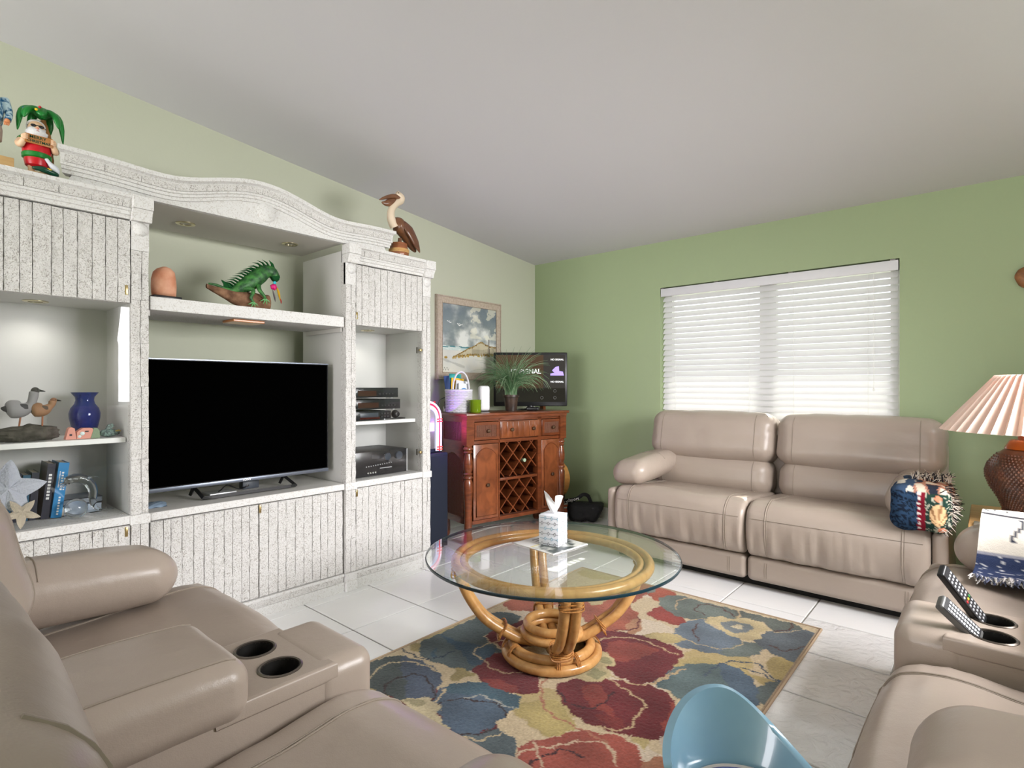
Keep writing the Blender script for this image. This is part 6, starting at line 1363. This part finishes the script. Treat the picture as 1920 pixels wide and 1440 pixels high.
# black carrier bag
bg_ = thing('carrier_bag', 'black soft bag with a printed strap slumped on the floor by the wall', 'bag', (-2.70, 4.12, 0))
m_bag = mat('black_nylon', (.007, .007, .008), .7, bump=(25, .5, .02))
def bagf(p):
    q = p*(1+.12*noise.noise(p*1.9+Vector((5, 0, 0)))); q.z = max(q.z, -.85); k = 1+.28*q.z; q.x *= k; return q
bM = Matrix.Translation((-2.735, 4.14, .085)) @ rotz(rad(30))
kid(MB().rbox((0, 0, 0), (.30, .17, .165), .045, 4, bM, lambda p: Vector((p.x*(1+1.1*max(-.05, p.z))+.25*p.z*(1 if p.x > 0 else .2), p.y*(1-.9*p.z), p.z+.018*noise.noise(p*14))), 8), 'sack', m_bag, bg_, True, 80)
hp = catmull([(-2.92, 4.02, .150), (-2.85, 4.05, .178), (-2.78, 4.085, .198), (-2.735, 4.11, .235), (-2.70, 4.14, .225), (-2.68, 4.16, .165)], 6)
kid(MB().tube(hp, .016, 8, sq=(1, .3)), 'strap', m_bag, bg_, True, 80)
lettering('radsport', .040, m_wht, bg_, (-2.815, 4.048, .188), (math.cos(rad(31)), math.sin(rad(31)), .22), (-.1, -.1, 1), .0006, .0005)
for i, (y, z, l) in enumerate(((0, .115, .075), (.0, .083, .065), (.0, .062, .045))):
    kid(MB().tube(catmull([(-2.935+.01*i, 3.985, z), (-2.90, 4.0, z+.012), (-2.90+l, 4.02+l*.5, z+.02)], 4), .009, 8, sq=(1, .7)), 'orange_print', mat('orange_brown_print', lin(176, 84, 44), .5), bg_)
# ================================================================== on the coffee table
MZ = TZ+.001
mg = thing('magazine', 'white cover magazine lying on the glass table under the tissue box', 'magazine', (-1.535, 2.04, MZ), rad(-6))
kid(MB().box(-.125, .125, -.118, .118, 0, .0045, bev=.0015), 'pages', mat('magazine_white', lin(226, 224, 222), .35), mg, local=True)
kid(MB().box(-.02, .118, -.112, .112, .0046, .0050), 'cover_photo', mat('cover_photo', lin(206, 206, 198), .35, var=(14, lin(70, 78, 76), .15)), mg, False, local=True)
kid(MB().box(-.022, -.017, -.112, .112, .0051, .0053), 'cover_line', mat('cover_yellow', lin(196, 180, 60), .4), mg, False, local=True)
for i in range(3): kid(MB().box(-.095+.022*i, -.085+.022*i, -.03, .085-.02*i, .0046, .0049), 'cover_print', mat('print_grey', lin(120, 120, 122), .5), mg, False, local=True)
tbx = thing('tissue_box', 'tissue box printed with grey and blue diamonds on the magazine', 'tissue box', (-1.522, 2.042, MZ+.0055), rad(11))
s = .049; hh = .138
kid(MB().box(-s, s, -s, s, 0, hh, bev=.0012), 'carton', mat('carton_white', lin(228, 230, 238), .5), tbx, local=True)
m_pg_ = mat('pattern_grey', lin(90, 86, 92), .5); m_pb = mat('pattern_blue', lin(92, 150, 178), .5); m_pf = mat('pattern_fill', lin(210, 206, 196), .5)
for face in range(4):
    Mf = rotz(face*PI/2) @ Matrix.Translation((0, -s, 0)); gl_ = MB(); bl_ = MB(); fl_ = MB()
    for r in range(6):
        z = hh-.012-r*.0235; mb = gl_ if r % 2 else bl_; offx = 0 if r % 2 else .0163
        line = []; xs = [-.049+.0326*k-.0163+offx for k in range(5)]
        for x in xs:
            for k in range(4):
                a, b = k*PI/2, (k+1)*PI/2; p0 = (x+.0058*math.cos(a), z+.0082*math.sin(a)); p1 = (x+.0058*math.cos(b), z+.0082*math.sin(b))
                if abs(p0[0]) < s and abs(p1[0]) < s: mb.tube([(p0[0], -.0004, p0[1]), (p1[0], -.0004, p1[1])], .0008, 4, M=Mf)
            x2, x3 = x+.0058, x+.0326-.0058; x2 = max(-s, min(s, x2)); x3 = max(-s, min(s, x3))
            if x3-x2 > .004: mb.tube([(x2, -.0004, z), (x3, -.0004, z)], .0008, 4, M=Mf)
    tag(kid(gl_, 'printed_pattern', m_pg_, tbx, local=True), kind='stuff'); tag(kid(bl_, 'printed_pattern', m_pb, tbx, local=True), kind='stuff')
def tis(u, v):
    a = PI*(u-.5)*1.5; h = v; peak = .055+.05*abs(math.sin(u*PI*1.5+.4))**1.5*(1 if u < .55 else .75)
    r = .010+.030*v*(.7+.3*math.sin(u*9)); return Vector((r*math.sin(a*1.2)*1.25, .010*math.cos(u*8)*v+.004*math.sin(v*7+u*5), hh-.004+peak*v))
tm = MB().grid(tis, 40, 14); k0 = len(tm.v); tm.v += [p+Vector((.0004, .0012, 0)) for p in tm.v[:k0]]; tm.f += [[i+k0 for i in f][::-1] for f in tm.f[:]]; tm.mi = [0]*len(tm.f)
kid(tm, 'tissue', mat('white_tissue', (.86, .86, .87), .9), tbx, True, 80, local=True)
# ================================================================== right side: end table, lamp, wall ornament
et = thing('end_table', 'light wooden end table in the corner between the two sofas', 'table', (.21, 3.6, 0))
m_oak = wood('light_oak', lin(206, 164, 108), lin(188, 142, 86), (3, 16, 3), .4, .2)
kid(MB().box(-.075, .50, 3.30, 3.93, .520, .555, bev=.006), 'top', m_oak, et)
kid(MB().box(-.05, .475, 3.33, 3.90, .43, .52), 'apron', m_oak, et, False)
for x in (-.05, .43):
    for y in (3.33, 3.855): kid(MB().box(x, x+.045, y, y+.045, 0, .43, bev=.004), 'leg', m_oak, et)
kid(MB().box(-.04, .465, 3.34, 3.89, .15, .17), 'lower_shelf', m_oak, et, False)
tag(MB().box(-.055, .055, 3.315, 3.40, .5555, .564, bev=.003).build('tablet', mat('grey_tablet', lin(120, 112, 104), .3)), 'thin grey tablet lying at the front edge of the end table', 'tablet')
nm = thing('magazine', 'glossy printed magazine lying under the table lamp', 'magazine', (.16, 3.52, .5555), rad(-8))
kid(MB().box(-.16, .16, -.15, .15, 0, .010, bev=.002), 'pages', mat('magazine_grey', lin(196, 190, 184), .4), nm, local=True)
kid(MB().box(-.15, .15, -.142, .142, .0101, .0106), 'cover_photo', mat('lamp_magazine_photo', lin(190, 180, 170), .35, var=(22, lin(84, 60, 52), .15)), nm, False, local=True)
lp = thing('table_lamp', 'brown basket weave ceramic lamp with a pleated peach shade', 'lamp', (.155, 3.5, .566))
LX, LY, LZ = .155, 3.5, .566
m_cer = mat('dark_brown_ceramic', lin(92, 50, 28), .35, coat=.3, var=(16, lin(60, 34, 22)))
prof = [(.0, 0), (.125, 0), (.130, .012), (.122, .035), (.120, .06), (.140, .11), (.172, .16), (.190, .205), (.193, .235), (.182, .27), (.150, .31), (.118, .335), (.112, .34)]
prof = [(r*.9, z) for r, z in prof]
kid(MB().lathe(prof, 40, (LX, LY, LZ)), 'vase_body', m_cer, lp)
kid(MB().lathe([(.100, .34), (.104, .343), (.100, .352), (.085, .378), (.078, .384), (.055, .386), (.055, .395), (.052, .415), (.040, .425), (.012, .428), (.008, .45), (.008, .52)], 36, (LX, LY, LZ)), 'neck', mat('amber_ceramic', lin(150, 76, 24), .25, coat=.5), lp)
# woven relief: rows of small scales round the body
c = MB(); rows = 26
for j in range(rows):
    z = .04+.275*j/(rows-1); r = float(np.interp(z, [p[1] for p in prof], [p[0] for p in prof])); n = 64
    for k in range(n):
        a = 2*PI*(k+.5*(j % 2))/n; ca, sa = math.cos(a), math.sin(a)
        if ca > .75 and sa > 0: pass
        w_ = r*PI/n*.92; T = Vector((-sa, ca, 0)); Rr = Vector((ca, sa, 0)); c0 = Vector((LX, LY, LZ+z))+Rr*(r-.001)
        V = [c0-T*w_, c0+Vector((0, 0, -.006))+Rr*.0045, c0+T*w_, c0+Vector((0, 0, .006))+Rr*.002]
        c.add(V, [(0, 1, 3), (1, 2, 3)])
tag(kid(c, 'woven_relief', mat('brown_weave', lin(104, 62, 38), .4, var=(40, lin(60, 40, 30))), lp, False), kind='stuff')
ns = 64; zb, zt_ = .985-LZ, 1.254-LZ; V = []; m_sh = bpy.data.materials.new('peach_pleated_shade'); m_sh.use_nodes = True
q = m_sh.node_tree; b = q.nodes['Principled BSDF']; b.inputs['Base Color'].default_value = (*lin(238, 222, 206), 1); b.inputs['Roughness'].default_value = .7
t_ = q.nodes.new('ShaderNodeBsdfTranslucent'); t_.inputs['Color'].default_value = (*lin(246, 176, 120), 1); mx = q.nodes.new('ShaderNodeMixShader'); mx.inputs[0].default_value = .25
q.links.new(b.outputs[0], mx.inputs[1]); q.links.new(t_.outputs[0], mx.inputs[2]); q.links.new(mx.outputs[0], q.nodes['Material Output'].inputs['Surface'])
NP = 42
for (r, z) in ((.128, zt_), (.325, zb)):
    for k in range(NP*2):
        a = 2*PI*k/(NP*2); rr = r*(1+(.07 if k % 2 else -.07)); V.append((LX+rr*math.cos(a), LY+rr*math.sin(a), LZ+z+(.006*(k % 2) if z == zb else 0)))
for (r, z) in ((.126, zt_), (.322, zb)):
    for k in range(NP*2):
        a = 2*PI*k/(NP*2); rr = r*(1+(.07 if k % 2 else -.07)); V.append((LX+rr*math.cos(a), LY+rr*math.sin(a), LZ+z+(.006*(k % 2) if z == zb else 0)))
N2 = NP*2; F = []
for k in range(N2):
    l = (k+1) % N2; F += [(k, l, N2+l, N2+k), (2*N2+k, 3*N2+k, 3*N2+l, 2*N2+l), (k, 2*N2+k, 2*N2+l, l), (N2+k, N2+l, 3*N2+l, 3*N2+k)]
kid(MB().add(V, F), 'pleated_shade', m_sh, lp, False)
kid(MB().tube([(LX+.122*math.cos(k*PI/12), LY+.122*math.sin(k*PI/12), LZ+zt_-.004) for k in range(24)], .003, 6, closed=True).tube([(LX-.122, LY, LZ+zt_-.004), (LX+.122, LY, LZ+zt_-.004)], .003, 6).tube([(LX, LY, LZ+.5), (LX, LY, LZ+zt_)], .004, 6), 'harp', m_brass, lp)
kid(MB().ball((LX, LY, LZ+.58), (.03, .03, .042), 16, 12), 'bulb', mat('bulb_warm', (.9, .85, .8), .4, emit=((1, .72, .45), 2.)), lp)
d = bpy.data.lights.new('lamp_bulb', 'POINT'); d.energy = 3; d.color = (1, .74, .5); d.shadow_soft_size = .05
o = bpy.data.objects.new('lamp_bulb', d); COL.objects.link(o); o.location = (LX, LY, LZ+.63)
wo = thing('wall_carving', 'rounded brown carved wooden fish hanging on the green wall by the lamp', 'carving', (.30, YB-.03, 1.72))
m_cv = wood('carving_wood', lin(138, 92, 50), lin(108, 66, 34), (14, 4, 14), .5)
def carv(p): return p*(1+.10*noise.noise(p*2.0+Vector((3, 1, 0))))
kid(MB().ball((.255, YB-.032, 1.825), (.145, .028, .088), 30, 18, fn=carv), 'body', m_cv, wo, True, 80)
kid(MB().prism([(.38, 1.82), (.47, 1.90), (.455, 1.825), (.47, 1.74)], YB-.045, YB-.02, 'y'), 'tail', m_cv, wo, False)
kid(MB().tube([(.20, YB-.055, 1.885), (.24, YB-.058, 1.93), (.30, YB-.055, 1.90)], [.012, .016, .008], 8), 'fin', m_cv, wo)
kid(MB().ball((.165, YB-.053, 1.84), .008, 10, 8), 'eye', m_blk, wo)
# ================================================================== throws and remotes
def throw_a():
    t = thing('throw_blanket', 'multicoloured tapestry throw with shells folded over the sofa arm beside the lamp table', 'blanket', (-.24, 3.55, .47))
    def fn(p):
        q = p.copy(); q.z += .02*noise.noise(p*9) - .5*max(0, p.x-.02)**2 - .03*(p.y < 0)*0; q.y += .012*noise.noise(p*11+Vector((2, 0, 0))); q.x += .008*noise.noise(p*16); return q
    M = Matrix.Translation((-.258, 3.53, .600))
    mb = MB(); mb.rbox((0, 0, 0), (.245, .44, .225), .06, 6, M, fn, 24)
    o = kid(mb, 'cloth', vcol('woven_tapestry', .95, bump=(300, .6, .003), spec=.1), t, True, 80)
    cols = []; L_ = lambda *c: np.array(lin(*c)); R = random.Random(2)
    for v in o.data.vertices:
        p = M.inverted() @ v.co; u = (p.x+.122)/.245; zz = (p.z+.11)/.22; n = noise.noise(v.co*60)*.5+noise.noise(v.co*140)*.5
        if u < .47: c = L_(44, 66, 92) if n > -.05 else L_(26, 34, 48)
        elif u < .60: c = L_(120, 26, 42) if ((zz*9) % 1) < .55 or u > .53 else L_(216, 206, 200)
        else:
            c = L_(34, 58, 50) if n > -.12 else L_(178, 178, 160)
            if ((u-.80)/.13)**2+((zz-.42)/.24)**2 < 1: c = L_(214, 178, 134) if math.sin(math.atan2(zz-.2, u-.80)*16) > -.5 else L_(150, 110, 76)
            if ((u-.80)/.07)**2+((zz-.78)/.06)**2 < 1 or ((u-.86)/.07)**2+((zz-.1)/.06)**2 < 1: c = L_(222, 140, 108)
        if zz > .88 or p.y > -.12:
            k = noise.noise(Vector((v.co.x*22, v.co.y*9, 3))); c = (L_(206, 196, 178) if k > .15 else L_(40, 44, 56) if k < -.2 else L_(170, 120, 100)) if u > .4 else (L_(54, 72, 96) if k > -.25 else L_(196, 190, 178))
        cols.append(c*(1+.15*n))
    colour(o, np.clip(cols, 0, 1))
    f = MB(); f2 = MB(); R = random.Random(9)
    for i in range(420):
        e = i % 3
        if e < 2: y = R.uniform(-.21, .19); z = R.uniform(-.10, .10); p0 = Vector((.118-.04*abs(z)/.1, y, z)); d = Vector((R.uniform(.4, 1), R.uniform(-.6, .2), R.uniform(-.5, .45)))
        else: p0 = Vector((R.uniform(-.06, .11), R.uniform(.02, .20), .11)); d = Vector((R.uniform(-.3, .7), R.uniform(-.3, .5), R.uniform(.2, .8)))
        d.normalize(); L_ = R.uniform(.025, .055); p0 = M @ p0
        (f if R.random() < .5 else f2).tube([p0, p0+d*L_*.5+Vector((0, 0, .004)), p0+d*L_+Vector((0, 0, -.006))], [.0022, .002, .0012], 4)
    tag(kid(f, 'fringe', mat('fringe_black', lin(34, 34, 42), .9), t), kind='stuff'); tag(kid(f2, 'fringe', mat('fringe_cream', lin(206, 196, 184), .9), t), kind='stuff')
throw_a()
def throw_b():
    t = thing('throw_blanket', 'cream and navy woven throw with a fringed hem over the loveseat arm', 'blanket', (.2, 2.62, .5))
    path = catmull([(0, 2.86, .60), (0, 2.82, .675), (0, 2.74, .722), (0, 2.65, .715), (0, 2.585, .665), (0, 2.555, .60), (0, 2.53, .552), (0, 2.47, .540)], 6)
    x0, x1 = -.005, .40
    def fn(u, v, off):
        n = len(path)-1; f = v*n; i = min(int(f), n-1); p = path[i].lerp(path[i+1], f-i); tg = (path[min(i+1, n)]-path[max(i-1, 0)]).normalized(); nr = Vector((0, tg.z, -tg.y)); nr = -nr if nr.z < 0 else nr
        q = p+nr*(off+.006*noise.noise(Vector((u*5, v*6, 1)))); q.x = x0+(x1-x0)*u-.045*v*(1-u)*0 - .04*v*(1-u); return q
    nu, nv = 50, 90; mb = MB(); mb.grid(lambda u, v: fn(u, v, .016), nu, nv); k = len(mb.v); mb.grid(lambda u, v: fn(u, v, .003), nu, nv)
    ring = [i*nv for i in range(nu)] + [(nu-1)*nv+j for j in range(1, nv)] + [i*nv+nv-1 for i in range(nu-2, -1, -1)] + [j for j in range(nv-2, 0, -1)]
    for a, b in zip(ring, ring[1:]+ring[:1]): mb.f.append([a, b, k+b, k+a]); mb.mi.append(0)
    o = kid(mb, 'cloth', vcol('woven_tapestry', .95), t, True, 80); cols = []; L_ = lambda *c: np.array(lin(*c))
    for s_ in range(2):
        for i in range(nu):
            for j in range(nv):
                u = i/(nu-1); v = j/(nv-1); n = noise.noise(Vector((u*80, v*120, 0))); c = L_(222, 216, 204)
                if v > .70: c = L_(52, 62, 92); 
                if .685 < v < .70: c = L_(150, 150, 160)
                if v > .70 and abs(noise.noise(Vector((u*7, v*14, 6)))) < .025: c = L_(206, 206, 208)
                if .40 < v < .415+.008*math.sin(u*9): c = L_(60, 60, 66)
                if .30 < v < .36 and noise.noise(Vector((u*34, v*22, 2))) > .18: c = L_(80, 80, 84)
                if .43 < v < .60 and (abs(u-.24-.03*math.sin(v*30)) < .012 or abs(u-.33+.03*math.sin(v*26)) < .012): c = L_(52, 56, 70)
                cols.append(c*(1+.12*n))
    colour(o, np.clip(cols, 0, 1)); f = MB(); f2 = MB(); R = random.Random(5)
    for i in range(260):
        u = R.random(); p0 = fn(u, 1., R.uniform(.004, .016)); d = Vector((R.uniform(-.5, .5), -1, R.uniform(-.1, .25))).normalized(); L2 = R.uniform(.03, .055)
        (f if i % 2 else f2).tube([p0, p0+d*L2*.5+Vector((0, 0, .006)), p0+d*L2+Vector((R.uniform(-.01, .01), 0, -.003))], [.0035, .0032, .002], 4)
    tag(kid(f, 'fringe', mat('fringe_navy', lin(92, 98, 120), .9), t), kind='stuff'); tag(kid(f2, 'fringe', mat('fringe_grey', lin(196, 192, 188), .9), t), kind='stuff')
throw_b()
def remote(label, base, tip, w_, th, m, keys, up):
    a = Vector(base); b = Vector(tip); z = (b-a); L_ = z.length; z.normalize(); x = Vector(up).cross(z).normalized(); y = z.cross(x)
    M = Matrix((x, y, z)).transposed().to_4x4(); M.translation = a
    t = thing('remote_control', label, 'remote', base)
    kid(MB().rbox((0, 0, L_/2), (w_, th, L_), .006, 3, M), 'body', m, t)
    kid(MB().box(-w_/2+.002, w_/2-.002, -th/2-.0006, -th/2+.001, .01, L_-.008, M), 'face', mat('remote_face', (.02, .02, .022), .3), t, False)
    R = random.Random(3)
    for r in range(12):
        for c in range(3):
            cl = m_slv if not (keys and r == 5) else mat('key_%d' % c, [lin(200, 40, 40), lin(230, 190, 40), lin(40, 120, 60)][c], .4)
            kid(MB().rbox(((c-1)*w_*.27, -th/2-.0012, .018+r*(L_-.035)/11.5), (w_*.17, .002, .006), .0008, 1, M), 'key', cl, t)
remote('long slim black remote standing in the far cup holder', (-.012, 1.962, .557), (-.100, 1.895, .702), .044, .018, m_blk, True, (-.9, .3, -.35))
remote('short grey remote leaning in the near cup holder', (-.018, 1.835, .557), (-.098, 1.800, .645), .044, .020, mat('grey_remote', lin(90, 90, 88), .35), False, (-.9, .3, -.35))
# ================================================================== blue shell chair in the foreground
bc = thing('shell_stool', 'small glossy light blue moulded stool with an upswept fin back and dark blue pad', 'stool', (-.335, 1.06, 0), rad(17))
m_sb = mat('pearl_blue_shell', lin(124, 160, 178), .22, coat=.6, var=(5, lin(112, 148, 168))); 
def shell(u, v, off=0):
    a = rad(-18)+rad(216)*u                      # round the rear half
    hb = .125*math.exp(-((u-.62)/(.34 if u > .62 else .24))**2)+.010    # fin height
    r = .106+.022*v+off; z = .41+hb*v+.018*v*v
    return Vector((r*math.cos(a)*1.12, r*math.sin(a)*.95+.03*v*hb/.2, z))
sm_ = MB(); nu, nv = 60, 20; sm_.grid(lambda u, v: shell(u, v, 0), nu, nv); k = len(sm_.v); sm_.grid(lambda u, v: shell(u, v, .014), nu, nv)
ring = [i*nv for i in range(nu)] + [(nu-1)*nv+j for j in range(1, nv)] + [i*nv+nv-1 for i in range(nu-2, -1, -1)] + [j for j in range(nv-2, 0, -1)]
for a, b in zip(ring, ring[1:]+ring[:1]): sm_.f.append([a, b, k+b, k+a]); sm_.mi.append(0)
kid(sm_, 'shell_back', m_sb, bc, True, 70, local=True)
kid(MB().lathe([(0, .36), (.08, .365), (.108, .388), (.117, .412), (.115, .418), (0, .415)], 44, M=Matrix.Diagonal((1.1, .95, 1, 1))), 'seat_pan', m_sb, bc, True, 60, local=True)
kid(MB().tube([(.100*1.08*math.cos(2*PI*k/48), .100*.94*math.sin(2*PI*k/48), .426) for k in range(48)], .008, 8, closed=True), 'silver_rim', mat('chrome', (.7, .7, .7), .2, 1.), bc, local=True)
kid(MB().lathe([(0, .438), (.08, .437), (.092, .433), (.097, .424)], 44, M=Matrix.Diagonal((1.08, .94, 1, 1)), cap=False), 'seat_pad', mat('dark_blue_vinyl', lin(70, 80, 140), .3), bc, True, 60, local=True)
kid(MB().lathe([(.03, .03), (.028, .20), (.035, .362)], 24), 'column', MATS['chrome'], bc, local=True)
kid(MB().lathe([(0, 0), (.118, 0), (.12, .006), (.10, .016), (.035, .03), (0, .032)], 40), 'base', MATS['chrome'], bc, local=True)
